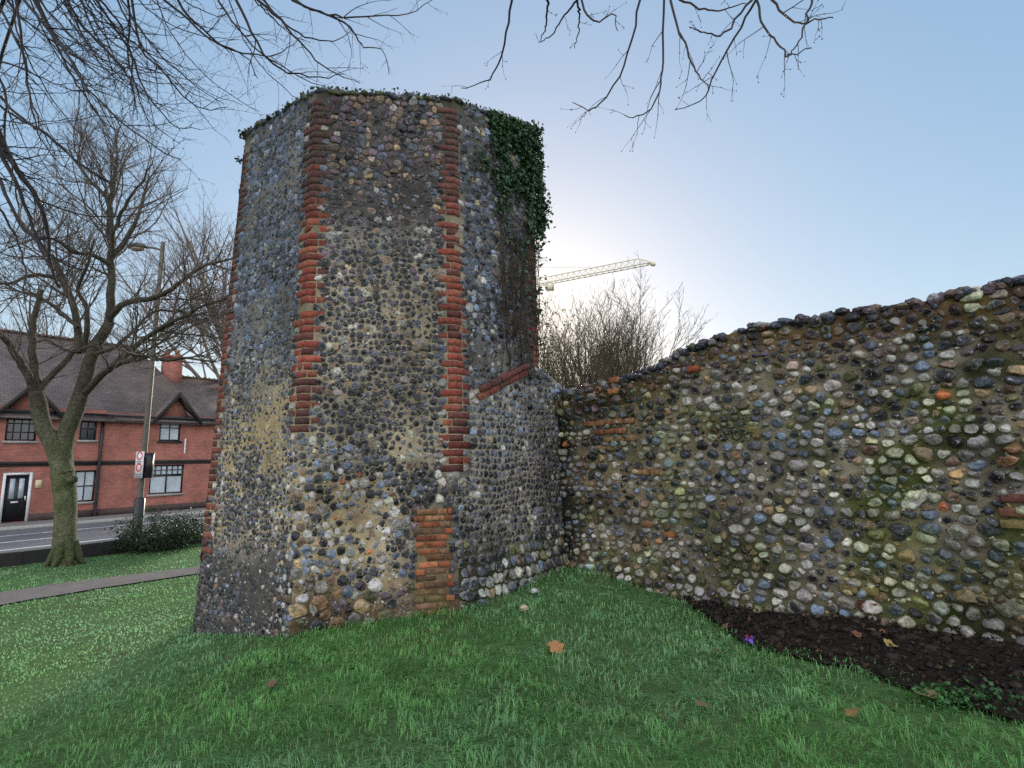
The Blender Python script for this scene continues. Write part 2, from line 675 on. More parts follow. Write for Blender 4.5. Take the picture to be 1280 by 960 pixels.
def pick(n, wts):
    ks = list(wts)
    p = np.array([wts[k] for k in ks], float)
    return np.array([PK.index(ks[c]) for c in rng.choice(len(ks), n, p=p / p.sum())])


def rows(x0, x1, y0, y1, pitch, stretch, jit=.42, seed=0):
    """loosely coursed points between x0 and x1; pitch(y) = row height, stretch(y) = mean width / height"""
    out = []
    y = y0
    while y < y1:
        h = pitch(y)
        x = x0 + rng.random() * h
        while x < x1:
            big = rng.random() ** 2.2
            wdt = h * stretch(y) * (.62 + .85 * big)
            out.append((x + wdt / 2, y + h * jit * (rng.random() - .5) * 2, wdt, h * (.72 + .45 * rng.random() + .25 * big)))
            x += wdt * (.92 + .12 * rng.random())
        y += h * (.9 + .2 * rng.random())
    P = np.array(out)
    P[:, 1] += 1.3 * pitch(y0) * (fbm(np.stack([P[:, 0] * 1.6, P[:, 1] * 1.6, P[:, 0] * 0 + seed], -1), 21 + seed) - .5)
    return P


def weather(P, wallside=False):
    """soot, damp streaks, lichen and moss: a colour factor; on the wall mortar it also carries joint shade"""
    streak = fbm(P * np.array([2.6, 2.6, .55]), 201)
    blot = fbm(P * 1.3, 205)
    fine = fbm(P * 6, 209)
    k = np.clip(.62 + .75 * sstep(.25, .7, streak * .6 + blot * .4) - .28 * sstep(.58, .7, fine), .3, 1.25)
    c = np.stack([k, k * (.97), k * (.90)], 1)
    if wallside:
        g = sstep(.45, .68, fbm(P * 2.1, 213)) * (.45 + .55 * sstep(1.2, 3.4, P[:, 0]))
        c = c * (1 - g[:, None]) + c * np.array([.74, .80, .50]) * g[:, None]
        c = c * np.array([1.02, .97, .87]) * .72  # wall mortar also darkened to paint in the shade of its eroded joints
        dk_ = sstep(.5, .66, fbm(P * np.array([1.2, 1.2, 2.2]), 217))
        c = c * (1 - .42 * dk_[:, None])
    return c


def weather_stone(P):
    c = weather(P)
    g = sstep(.48, .68, fbm(P * 2.1, 213))
    dk_ = sstep(.5, .66, fbm(P * np.array([1.2, 1.2, 2.2]), 217))
    return c * (1 - .3 * dk_[:, None]) * (1 - g[:, None] * np.array([.2, .12, .38])) * np.array([1.04, 1.03, 1.0])


def lay_stones(bag, pts, gap, cap, hgt, kinds, mapfn, rimw=None, round_=.5, sink=.012, tiltk=.25, stain=weather):
    """each stone: a rounded polygon that fits between its neighbours, domed or split flat.
    pts columns: x, y, width, height"""
    n = len(pts)
    if n < 4:
        return
    P = pts[:, :2]
    r0 = np.sqrt(pts[:, 2] * pts[:, 3]) / 2
    D = P[None] - P[:, None]
    d2 = (D ** 2).sum(2)
    np.fill_diagonal(d2, 1e9)
    kn = min(12, n - 1)
    nb_ = np.argpartition(d2, kn, axis=1)[:, :kn]
    dn = np.sqrt(np.take_along_axis(d2, nb_, 1))
    an = np.arctan2(np.take_along_axis(D[:, :, 1], nb_, 1), np.take_along_axis(D[:, :, 0], nb_, 1))
    dist = (dn ** 2 + (r0[:, None] ** 2 - r0[nb_] ** 2)) / (2 * dn)
    th = np.arange(K)[None] * 2 * math.pi / K + rng.random((n, 1)) * 6.28
    cs = np.cos(th[:, :, None] - an[:, None, :])
    rb = np.where(cs > .12, np.maximum(dist[:, None, :], .012) / np.maximum(cs, .12), 9).min(2)
    ang = rng.normal(0, .35, (n, 1))
    ex, ey = pts[:, 2:3] / 2 * cap, pts[:, 3:4] / 2 * cap
    c_, s_ = np.cos(th - ang), np.sin(th - ang)
    re = 1 / np.sqrt((c_ / ex) ** 2 + (s_ / ey) ** 2)
    wob = 1 + .12 * np.sin(2 * th + rng.random((n, 1)) * 6.28) + .15 * np.sin(3 * th + rng.random((n, 1)) * 6.28) + .13 * rng.normal(size=th.shape)
    re = re * wob
    r = (np.maximum(rb - gap, .008) ** -10 + re ** -10) ** (-.1)
    r = .11 * np.roll(r, 1, 1) + .78 * r + .11 * np.roll(r, -1, 1)
    rho = np.array([1.0, .97, .86, .62, .3])
    hs = hgt * (.75 + .5 * rng.random(n)) * np.clip(r.mean(1) / .045, .5, 1.5)
    e = np.where(rng.random(n) < round_, 2.0 + rng.random(n), 4.5 + 3 * rng.random(n))
    X = (rho[None, :, None] * (r * np.cos(th))[:, None, :]).reshape(n, -1)
    Yy = (rho[None, :, None] * (r * np.sin(th))[:, None, :]).reshape(n, -1)
    Hh = hs[:, None] * (1 - rho[None, :] ** e[:, None]) ** .62
    Hh[:, 0] = -sink
    Hh = np.repeat(Hh[:, :, None], K, 2).reshape(n, -1)
    tl = rng.normal(0, tiltk, (n, 2)) * (Hh[:, -1:] / np.maximum(r.mean(1, keepdims=True), .01))
    Hh = Hh + np.where(Hh > 0, (X * tl[:, :1] + Yy * tl[:, 1:]) * .8, 0)
    Hh = Hh + np.where(Hh > 0, rng.normal(0, .11, Hh.shape) * hs[:, None], 0)
    # broken faces: cut each stone by one or two slanting planes
    for _ in range(3):
        aa = rng.random((n, 1)) * 6.28
        sl_ = rng.uniform(.2, 1.4, (n, 1))
        pc = hs[:, None] * rng.uniform(.45, 1.15, (n, 1))
        Hh = np.minimum(Hh, np.maximum(pc - sl_ * (X * np.cos(aa) + Yy * np.sin(aa)), hs[:, None] * .12))
    X = np.concatenate([X, np.zeros((n, 1))], 1)
    Yy = np.concatenate([Yy, np.zeros((n, 1))], 1)
    Hh = np.concatenate([Hh, Hh[:, -K:].mean(1, keepdims=True) + .08 * hs[:, None] * rng.normal(size=(n, 1))], 1)
    m = X.shape[1]
    V = mapfn((P[:, :1] + X).ravel(), (P[:, 1:] + Yy).ravel(), Hh.ravel())
    nr = len(rho)
    q = np.arange(K)
    Fq = []
    for k in range(nr - 1):
        Fq.append(np.stack([k * K + q, k * K + (q + 1) % K, (k + 1) * K + (q + 1) % K, (k + 1) * K + q], 1))
    Fq = np.concatenate(Fq)
    Ft = np.stack([(nr - 1) * K + q, (nr - 1) * K + (q + 1) % K, np.full(K, nr * K)], 1)
    off = (np.arange(n) * m)[:, None, None]
    base = PV[kinds] * np.exp(rng.normal(0, .42, (n, 1))) * (1 + rng.normal(0, .03, (n, 3)))
    base = np.minimum(base, .46)
    rim = np.zeros(n) if rimw is None else rimw
    rr = np.concatenate([np.repeat(sstep(.55, .95, rho), K), [0]])[None, :, None]
    rimc = np.array([.27, .26, .24])[None, None]
    mixv = rim[:, None, None] * rr * (.6 + .8 * rng.random((n, m, 1)))
    mixv = np.clip(mixv, 0, 1)
    cc = base[:, None, :] * (1 - mixv) + rimc * mixv
    cc = cc * (.88 + .24 * rng.random((n, m, 1)))
    if stain is not None:
        cc = cc * stain(V).reshape(n, m, 3)
    bag.add(V, [(Fq[None] + off).reshape(-1, 4), (Ft[None] + off).reshape(-1, 3)], cc.reshape(-1, 3))


def brick_block(bag, c, ex, ey, ez, L, D, Hh, col):
    """brick centred at c on the face: ex along, ez up, ey outward; D = proud of the face"""
    L = L * (1 + .03 * rng.normal())
    j = lambda: rng.normal(0, .0025, 1)[0]
    ch = .007
    lay = [(L / 2, Hh / 2, -.06), (L / 2, Hh / 2, D - ch), (L / 2 - ch, Hh / 2 - ch, D)]
    V = []
    for a, h, d in lay:
        for sx, sz in ((-1, -1), (1, -1), (1, 1), (-1, 1)):
            V.append(c + ex * (sx * a + j()) + ez * (sz * h + j()) + ey * (d + j()))
    F = []
    for k in (0, 4):
        for q in range(4):
            F.append((k + q, k + (q + 1) % 4, k + 4 + (q + 1) % 4, k + 4 + q))
    F.append((8, 9, 10, 11))
    bag.add(np.array(V), np.array(F), col)


def brick_col(z=None, dark=0.0):
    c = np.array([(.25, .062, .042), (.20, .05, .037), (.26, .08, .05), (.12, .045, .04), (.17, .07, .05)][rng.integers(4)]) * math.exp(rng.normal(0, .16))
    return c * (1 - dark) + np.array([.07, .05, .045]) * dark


# ---- tower
tower = empty('flint_tower', (TO[0], TO[1], float(ground_z(TO[0], TO[1]))), 'tall octagonal ruined flint tower with red brick corners, joined to the rubble wall', 'tower')
MC = dict(tan=(.33, .285, .205), yellow=(.34, .275, .165), grey=(.24, .23, .21), dark=(.075, .07, .068), moss=(.07, .085, .035), brown=(.16, .11, .07))
MC = {k: np.array(v) for k, v in MC.items()}


def mixc(a, b, t):
    return a * (1 - t[:, None]) + b * t[:, None]


def mortar_tower(face, u, z, P):
    n = fbm(P * 1.7, 40)
    n2 = fbm(P * 5, 44)
    if face == 7:        # front
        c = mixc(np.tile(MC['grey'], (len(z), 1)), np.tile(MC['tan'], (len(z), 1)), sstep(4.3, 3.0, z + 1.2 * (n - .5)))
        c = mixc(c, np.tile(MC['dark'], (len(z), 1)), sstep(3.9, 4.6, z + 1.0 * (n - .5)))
        c = mixc(c, np.tile(MC['yellow'], (len(z), 1)), sstep(1.9, 1.2, z) * sstep(.8, .3, u) * .8)
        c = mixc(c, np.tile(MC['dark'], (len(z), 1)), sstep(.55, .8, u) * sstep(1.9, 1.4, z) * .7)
        c = mixc(c, np.tile(MC['brown'] * .6, (len(z), 1)), sstep(.55, .0, z + .3 * (n - .5)))
    elif face == 6:      # left face
        u = u + .25 * (n - .5)
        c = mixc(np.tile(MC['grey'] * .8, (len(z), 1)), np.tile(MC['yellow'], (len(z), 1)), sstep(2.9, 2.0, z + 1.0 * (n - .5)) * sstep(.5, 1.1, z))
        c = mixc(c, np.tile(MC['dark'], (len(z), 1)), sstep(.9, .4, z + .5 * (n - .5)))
    else:
        c = mixc(np.tile(MC['grey'] * .8, (len(z), 1)), np.tile(MC['dark'], (len(z), 1)), n)
    c = mixc(c, np.tile(MC['tan'] * .85, (len(z), 1)), sstep(.13, .1, np.minimum(u, 1 - u)) * sstep(1.4, 1.7, z) * sstep(5.0, 4.4, z) * .8)
    c = mixc(c, np.tile(MC['moss'] * .6, (len(z), 1)), sstep(5.6, 6.1, z + .3 * (n2 - .5)) * .8)
    return c * weather(P) * (.75 + .5 * fbm(P * 13, 46)[:, None])


def face_map(i, zmap=None):
    e, n = face_frame(i)

    def fn(x, z, h):
        a, b_ = corner(i, z), corner(i + 1, z)
        u = .5 + x / np.linalg.norm(b_ - a, axis=1)
        p = a * (1 - u[:, None]) + b_ * u[:, None]
        return np.concatenate([p, z[:, None]], 1) + n * h[:, None]
    return fn


QUOIN = {7: [(-1, 1.9, 6.2), (1, 1.45, 6.2)], 6: [(-1, .9, 6.2), (1, 1.9, 6.2)], 0: [(-1, 1.45, 6.2), (1, 2.2, 6.4)]}
body = Bag()
face_sets = {i: Bag() for i in range(8)}
stone_bag = Bag()
fm = {i: face_map(i) for i in range(8)}
for i in range(8):
    nu, nz = 34, 120
    U_, T_ = np.meshgrid(np.linspace(0, 1, nu + 1), np.linspace(0, 1, nz + 1), indexing='ij')
    zt = ZT[i] * (1 - U_) + ZT[(i + 1) % 8] * U_
    Zg = (ZB + T_ * (zt - ZB)).ravel()
    u = U_.ravel()
    a_, b_ = corner(i, Zg), corner(i + 1, Zg)
    p = np.concatenate([a_ * (1 - u[:, None]) + b_ * u[:, None], Zg[:, None]], 1)
    e, n = face_frame(i)
    taper = sstep(.12, .2, u) * sstep(.88, .8, u) * sstep(0, .02, T_.ravel()) * sstep(1, .98, T_.ravel())
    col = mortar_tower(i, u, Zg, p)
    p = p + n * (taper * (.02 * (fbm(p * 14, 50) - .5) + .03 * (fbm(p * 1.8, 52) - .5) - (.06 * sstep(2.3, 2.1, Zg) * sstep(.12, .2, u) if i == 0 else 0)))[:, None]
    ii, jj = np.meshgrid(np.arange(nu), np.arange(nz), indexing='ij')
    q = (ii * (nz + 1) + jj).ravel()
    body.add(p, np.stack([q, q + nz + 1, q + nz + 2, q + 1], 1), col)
# top, dished
cap_p = []
for i in range(8):
    for t in (0, .25, .5, .75):
        a, b_ = corner(i, np.array(6.0)), corner(i + 1, np.array(6.0))
        cap_p.append((*(a * (1 - t) + b_ * t), ZT[i] * (1 - t) + ZT[(i + 1) % 8] * t))
cap_p = np.array(cap_p)
cap_in = cap_p.copy()
cap_in[:, :2] = TO + (cap_in[:, :2] - TO) * .8
cap_in[:, 2] -= .05
V = np.concatenate([cap_p, cap_in, [[TO[0], TO[1], 5.7]]])
q = np.arange(32)
body.add(V, [np.stack([q, (q + 1) % 32, (q + 1) % 32 + 32, q + 32], 1), np.stack([q + 32, (q + 1) % 32 + 32, np.full(32, 64)], 1)], MC['moss'] * .8)
body.build('mortar_core', mMORTAR, tower, smooth=True)


def in_quoin(i, x, z):
    k = np.zeros(len(x), bool)
    a, b_ = corner(i, z), corner(i + 1, z)
    hw = np.linalg.norm(b_ - a, axis=1) / 2
    for sgn, z0, z1 in QUOIN.get(i, []):
        k |= (hw - sgn * x < .165) & (z > z0) & (z < z1)
    k |= (np.abs(x) > hw - .012)
    return k


PIER = (-.05, 1.08)       # brick pier on the front face: z range
PIERX = (.40, .74)
SCAR_A, SCAR_B = None, None

ZONES = {
    # face: list of (z0, z1, row pitch, stretch, gap, cap, height, roundness, kinds, rim)
    7: [(-.3, .45, .13, 1.3, .007, 1.3, .045, .7, dict(brown=3, moss=2, dark=4, purple=2, grey=2, rust=1, tan=1), .2),
        (.45, 1.6, .098, 1.0, .005, 1.5, .042, .8, dict(grey=6, white=3, blue=2.5, slate=2, dark=5, brick=.7, rust=.5, brown=1.2, tan=.6), .25),
        (1.6, 3.4, .082, 1.12, .0045, 1.6, .03, .35, dict(dark=14, slate=3, grey=1.2, white=.5, tan=.5, brown=1.2), .6),
        (3.4, 4.95, .078, 1.3, .0035, 1.5, .03, .45, dict(dark=11, slate=4, grey=1, white=.4, brown=1.6, purple=2, tan=.3), .35),
        (4.95, 6.2, .092, 1.15, .003, 1.5, .038, .8, dict(purple=5, brown=6, dark=6, slate=2.5, tan=.9, pink=1, grey=1, rust=.25), .1)],
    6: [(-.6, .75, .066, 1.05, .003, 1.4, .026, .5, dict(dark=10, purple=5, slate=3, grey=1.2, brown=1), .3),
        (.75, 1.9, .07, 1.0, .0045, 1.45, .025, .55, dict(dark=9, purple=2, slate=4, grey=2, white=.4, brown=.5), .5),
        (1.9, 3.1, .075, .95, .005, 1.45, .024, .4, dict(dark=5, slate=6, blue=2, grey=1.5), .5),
        (3.1, 6.2, .086, .9, .003, 1.5, .024, .25, dict(slate=9, blue=8, dark=2.5, grey=.5, purple=.3), .06)],  # bluer mix on this face: sky reflection put into the flint colours
    0: [(2.0, 3.3, .085, 1.05, .005, 1.4, .034, .5, dict(dark=7, slate=6, blue=2, grey=2, white=.4), .4),
        (3.3, 6.5, .094, 1.05, .004, 1.5, .036, .4, dict(slate=7, blue=4, dark=5, grey=2, purple=1.2, tan=.4), .2)],
}
for i in range(8):
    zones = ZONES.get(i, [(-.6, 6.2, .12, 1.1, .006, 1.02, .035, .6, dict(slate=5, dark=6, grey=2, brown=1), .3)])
    allp, par = [], []
    for zi, zn in enumerate(zones):
        p = rows(-.95, .95, zn[0], zn[1], lambda y: zn[2] * .9, lambda y: zn[3], .42, i)
        allp.append(p)
        par.append(np.full(len(p), zi))
    P = np.concatenate(allp)
    zi_ = np.concatenate(par)
    # blur the borders between the zones
    for k in range(1, len(zones)):
        zb = zones[k][0]
        nn = fbm(np.stack([P[:, 0] * 2.2 + i * 9, P[:, 1] * 1.2, P[:, 0] * 0], -1), 61)
        lim = zb + .9 * (nn - .5)
        near = np.abs(P[:, 1] - zb) < .5
        zi_ = np.where(near & (zi_ >= k - 1) & (zi_ <= k), np.where(P[:, 1] > lim, k, k - 1), zi_)
    a_, b_ = corner(i, P[:, 1]), corner(i + 1, P[:, 1])
    hw = np.linalg.norm(b_ - a_, axis=1) / 2
    u = .5 + P[:, 0] / (2 * hw)
    ztop = ZT[i] * (1 - u) + ZT[(i + 1) % 8] * u
    keep = ~in_quoin(i, P[:, 0], P[:, 1]) & (P[:, 1] < ztop - .02)
    if i == 7:
        keep &= ~((P[:, 0] > PIERX[0] - .015) & (P[:, 0] < PIERX[1] + .015) & (P[:, 1] < PIER[1] + .04))
    if i == 0:
        keep &= P[:, 1] > np.interp(P[:, 0], [-.84, .6], [2.33, 2.62])
    P, zi_ = P[keep], zi_[keep]
    gap = np.array([z_[4] for z_ in zones])[zi_][:, None]
    cap = np.array([z_[5] for z_ in zones])[zi_][:, None]
    hg = np.array([z_[6] for z_ in zones])[zi_] * .8
    rd = np.array([z_[7] for z_ in zones])[zi_]
    rim = np.array([z_[9] for z_ in zones])[zi_] * rng.random(len(P)) * 1.3
    kinds = np.zeros(len(P), int)
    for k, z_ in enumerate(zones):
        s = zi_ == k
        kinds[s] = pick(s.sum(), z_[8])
    if i == 7:    # right-hand part of the lower front stays dark and knapped
        s = (P[:, 0] > .1 + .25 * rng.normal(size=len(P))) & (P[:, 1] < 1.6) & (P[:, 1] > .5)
        kinds[s] = pick(s.sum(), dict(dark=8, purple=2, slate=2, grey=1, white=.7))
        s = (P[:, 0] < -.55 + .1 * rng.normal(size=len(P))) & (P[:, 1] < 1.9) & (P[:, 1] > .3)
        kinds[s] = pick(s.sum(), dict(grey=4, blue=3, dark=4, tan=1, brown=2))
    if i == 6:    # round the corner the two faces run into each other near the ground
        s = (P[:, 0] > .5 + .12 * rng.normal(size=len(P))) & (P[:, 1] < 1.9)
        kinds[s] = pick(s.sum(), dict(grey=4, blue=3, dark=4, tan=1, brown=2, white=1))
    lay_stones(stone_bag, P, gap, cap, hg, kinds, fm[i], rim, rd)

# ---- brick corners
EZ = np.array([0, 0, 1.0])


def quoin(ci, z0, z1, course=.083, darkfn=lambda z: 0, flint=None):
    """alternating bricks wrapped on corner ci between face ci-1 (its right end) and face ci (its left end)"""
    bag = Bag()
    eL, nL = face_frame(ci - 1)
    eR, nR = face_frame(ci)
    z = z0
    k = 0
    while z < z1:
        c2 = corner(ci, np.array(z))
        c = np.array([c2[0], c2[1], z + course / 2])
        long_left = k % 2 == 0
        hgt = course - .0125
        dk = darkfn(z)
        if rng.random() > .015:
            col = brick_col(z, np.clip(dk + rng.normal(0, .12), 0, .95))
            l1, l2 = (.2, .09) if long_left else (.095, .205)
            if rng.random() < .2:
                l1, l2 = .16, .15
            # bent brick: plan polygon
            d = .004
            if rng.random() < .6:        # a separate header carries on beside the corner brick
                col2 = brick_col(z, np.clip(dk + rng.normal(0, .12), 0, .95))
                if long_left:
                    brick_block(bag, c - eL * (l1 - .052), -eL, nL, EZ, .104, d, hgt, col2)
                    l1 -= .114
                else:
                    brick_block(bag, c + eR * (l2 - .052), eR, nR, EZ, .104, d, hgt, col2)
                    l2 -= .114
            A_ = c - eL * l1
            B_ = c + eR * l2
            bis = unit(nL + nR)
            Cc_ = c + bis * d / (bis @ nL)
            ch = .004
            pl_o = [A_ - nL * .06, A_ + nL * (d - ch), A_ + nL * d + eL * ch, Cc_, B_ + nR * d - eR * ch, B_ + nR * (d - ch), B_ - nR * .06]
            V = []
            jit = rng.normal(0, .002, (7, 3))
            for q_, p_ in enumerate(pl_o):
                V.append(p_ + jit[q_] - EZ * hgt / 2)
            for q_, p_ in enumerate(pl_o):
                V.append(p_ + jit[q_] + EZ * hgt / 2)
            F = [(q_, q_ + 1, q_ + 8, q_ + 7) for q_ in range(6)]
            bag.add(np.array(V), [np.array(F), np.array([[0, 6, 5, 4, 3, 2, 1]]), np.array([[7, 8, 9, 10, 11, 12, 13]])], col)
        # flint in the slot beside the short end
        if flint is not None and rng.random() < .93:
            f = (ci - 1) % 8 if not long_left else ci % 8
            a2, b2 = corner(f, np.array(z)), corner(f + 1, np.array(z))
            hw_ = np.linalg.norm(b2 - a2) / 2
            x_ = (hw_ - .118) if not long_left else (-hw_ + .088)
            for dx in (.035,):
                flint.setdefault(f, []).append((x_ + (dx if long_left else -dx) + .008 * rng.normal(), z + course / 2, .095, .07))
        z += course
        k += 1
    return bag


slot = {}
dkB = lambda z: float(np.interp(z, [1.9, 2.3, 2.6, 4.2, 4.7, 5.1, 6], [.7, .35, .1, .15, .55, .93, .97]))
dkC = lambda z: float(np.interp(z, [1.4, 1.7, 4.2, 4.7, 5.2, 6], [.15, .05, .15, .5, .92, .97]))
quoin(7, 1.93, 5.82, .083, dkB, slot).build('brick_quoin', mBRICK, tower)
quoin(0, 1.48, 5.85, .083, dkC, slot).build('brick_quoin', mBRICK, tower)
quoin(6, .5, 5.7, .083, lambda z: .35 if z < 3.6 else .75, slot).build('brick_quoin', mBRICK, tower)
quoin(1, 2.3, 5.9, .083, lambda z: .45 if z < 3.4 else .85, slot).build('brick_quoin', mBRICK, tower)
for f, z0_, z1_, cnt in ((7, -.2, 1.9, 1500), (7, 1.9, 4.6, 1100), (6, -.3, 3.2, 1500), (6, 3.2, 5.8, 700), (0, 2.4, 6, 500)):
    Pg = np.stack([rng.uniform(-.72, .72, cnt), rng.uniform(z0_, z1_, cnt), rng.uniform(.02, .055, cnt), rng.uniform(.016, .042, cnt)], 1)
    Pg = Pg[~in_quoin(f, Pg[:, 0], Pg[:, 1])]
    if f == 7:
        Pg = Pg[~((Pg[:, 0] > PIERX[0] - .03) & (Pg[:, 0] < PIERX[1] + .03) & (Pg[:, 1] < PIER[1] + .04))]
    lay_stones(stone_bag, Pg, .002, 1.0, .02, pick(len(Pg), dict(dark=7, slate=3, grey=2.5, white=.8, tan=.7)), fm[f], None, .4)
for f, lst in slot.items():
    P = np.array(lst)
    lay_stones(stone_bag, P, .004, 1.0, .03, pick(len(P), dict(dark=6, slate=3, grey=2, white=.5)), fm[f], rng.random(len(P)) * .6, .5)
stone_bag.build('flint_facing', mFLINT, tower, smooth=False)

# ---- brick pier on the front face by the right-hand corner
e7, n7 = face_frame(7)
pb = Bag()
z = PIER[0]
k = 0
while z < PIER[1]:
    t = (z - PIER[0]) / (PIER[1] - PIER[0])
    x = PIERX[0] - .03 * (k % 2) - .03 * (1 - t) + rng.uniform(-.035, .02)
    seq = [.11, .22, .1] if k % 2 else [.22, .11, .1]
    for L in seq:
        if x + L > PIERX[1] + .06:
            L = PIERX[1] + rng.uniform(-.02, .04) - x
            if L < .05:
                break
        if rng.random() > .05:
            c = fm[7](np.array([x + L / 2]), np.array([z + .034]), np.array([.002 + .014 * rng.random()]))[0]
            mossy = sstep(.42, .1, np.array(t + .15 * rng.normal()))
            col = np.array([(.30, .11, .055), (.26, .085, .045), (.22, .11, .06), (.16, .09, .06)][rng.integers(4)]) * math.exp(rng.normal(0, .22))
            col = col * (1 - mossy) + np.array([.15, .115, .05]) * mossy
            if k > 99:
                col = np.array([.05, .04, .035])
            brick_block(pb, c, e7, n7, EZ, L - .012, .014, .053, col)
        x += L
    z += .068
    k += 1
pb.build('brick_pier', mBRICK, tower)
mb = Bag()
cx_ = (PIERX[0] + PIERX[1]) / 2
mb.box((PIERX[0] - .0, -.3, -.1), (PIERX[1] - .01, PIER[1] - .02, .006), (.2, .16, .09), lambda V: fm[7](V[:, 0], V[:, 1], V[:, 2]))
mb.build('pier_mortar', mMORTAR, tower)

# ---- lower right part: thick flint return that carries on to the wall
LC = np.array([TC[0], TC[1], 0.0])
LE = unit(WP0 - LC)
LN = np.array([LE[1], -LE[0], 0])
LLEN = np.linalg.norm(WP0 - LC)


def on_return(x, y):
    p = on_plane(x, y, LC + LN * .03, LN)
    return float((p - LC) @ LE), float(p[2])


prof = [on_return(*q) for q in ((576, 494), (600, 485), (655, 456), (668, 460), (690, 470), (706, 486))]
prof = [(max(a_, .02), b_) for a_, b_ in prof]
PX, PZ = np.array([a_ for a_, _ in prof]), np.array([b_ for _, b_ in prof])
rb = Bag()
nu, nz = 50, 90
U_, T_ = np.meshgrid(np.linspace(0, LLEN + .25, nu + 1), np.linspace(0, 1, nz + 1), indexing='ij')
zt = np.interp(U_, PX, PZ)
Zg = (ZB + T_ * (zt - ZB)).ravel()
s = U_.ravel() - .03 * 0


BAT = float((BOT[0] - corner(0, np.array(2.0 + ZB))) @ LN[:2]) / 2.0


def ret_off(s, z):
    up_ = sstep(1.35, 1.5, z)
    o_ = .02 + .045 * sstep(.16, .34, s) - .05 * up_ * sstep(.26, .2, s)
    return o_ - BAT * (z - ZB) + .08 * sstep(.6, -.1, z) * sstep(0, .3, s)


p = LC + LE * s[:, None] + EZ * Zg[:, None]
nse = fbm(p * 1.6, 70)
col = mixc(np.tile(MC['grey'], (len(s), 1)), np.tile(MC['tan'], (len(s), 1)), sstep(.35, .7, nse) * .5)
col = mixc(col, np.tile(MC['moss'] * .5, (len(s), 1)), sstep(.95, .4, Zg + .6 * (nse - .5)))
col = mixc(col, np.tile(MC['dark'] * .5, (len(s), 1)), sstep(1.45, 1.95, s + .5 * (nse - .5)) * sstep(2.4, 1.6, Zg))  # shade of the inner corner painted into the mortar
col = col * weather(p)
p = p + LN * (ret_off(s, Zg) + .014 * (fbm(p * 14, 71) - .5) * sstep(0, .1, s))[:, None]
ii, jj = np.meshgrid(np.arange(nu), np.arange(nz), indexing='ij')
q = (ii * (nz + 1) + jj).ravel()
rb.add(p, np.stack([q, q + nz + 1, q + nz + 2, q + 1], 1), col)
topi = np.arange(nu + 1) * (nz + 1) + nz
back = p[topi] - LN * .5
V = np.concatenate([p[topi], back])
m_ = np.arange(nu)
rb.add(V, np.stack([m_, m_ + 1, m_ + nu + 2, m_ + nu + 1], 1), MC['dark'])
rb.build('return_core', mMORTAR, tower, smooth=True)


def ret_map(x, z, h):
    return LC + LE * x[:, None] + EZ * z[:, None] + LN * (ret_off(x, z) + h)[:, None]


P = rows(-.16, LLEN + .1, -.2, 2.9, lambda y: .12 if y < .35 else (.1 if y < .6 else .078), lambda y: 1.0, .2, 9)
keep = (P[:, 0] > .012) & (P[:, 1] < np.interp(P[:, 0], PX, PZ) - .015)
scar = np.interp(P[:, 0], PX, PZ) - P[:, 1] < .19
keep &= ~(scar & (P[:, 0] > PX[1] - .02) & (P[:, 0] < PX[2] + .03))
keep &= ~((P[:, 0] < .19) & (P[:, 1] > 1.45))
P = P[keep]
kinds = pick(len(P), dict(dark=14, slate=3, blue=1, grey=1.2, white=.6, purple=2, tan=.25))
low = P[:, 1] < .55 + .25 * rng.normal(size=len(P))
kinds[low] = pick(low.sum(), dict(grey=5, white=1.2, dark=5, brown=2, moss=3, slate=2, tan=.6))
hi = P[:, 1] > 1.9
kinds[hi] = pick(hi.sum(), dict(slate=6, blue=3, dark=5, grey=2, white=.4))
rs = Bag()
lay_stones(rs, P, .006, 1.4, np.where(low, .05, .036), kinds, ret_map, rng.random(len(P)) * .8, np.where(low, .8, .55))
# coping lumps along the sloping shoulder
xs = np.linspace(PX[2], LLEN, 9)
cen = np.array([LC + LE * x_ + EZ * (np.interp(x_, PX, PZ) + .0) - LN * (.02 + .1 * rng.random()) for x_ in xs])
blobs(rs, cen, rng.uniform(.035, .07, (len(xs), 3)), PV[pick(len(xs), dict(slate=4, dark=3, grey=2, brown=1))])
rs.build('return_flints', mFLINT, tower, smooth=False)
# two sloping courses of brick
sbk = Bag()
sl_a, sl_b = np.array([PX[1] - .02, PZ[1] - .03]), np.array([PX[2], PZ[2] - .03])
dv = sl_b - sl_a
Ls = np.linalg.norm(dv)
dv /= Ls
ex_ = LE * dv[0] + EZ * dv[1]
ez_ = -LE * dv[1] + EZ * dv[0]
for r_, off in ((0, 0.0), (1, -.078)):
    x = -.05 if r_ else .02
    while x < Ls - .08:
        L = .21
        c2 = sl_a + dv * (x + L / 2)
        c = LC + LE * c2[0] + EZ * c2[1] + ez_ * off + LN * (.036 + .008 * (1 - r_))
        brick_block(sbk, c, ex_, LN, ez_, L - .012, .014, .064, brick_col(dark=.55 if r_ == 0 else .35))
        x += L
sbk.build('brick_string_course', mBRICK, tower)

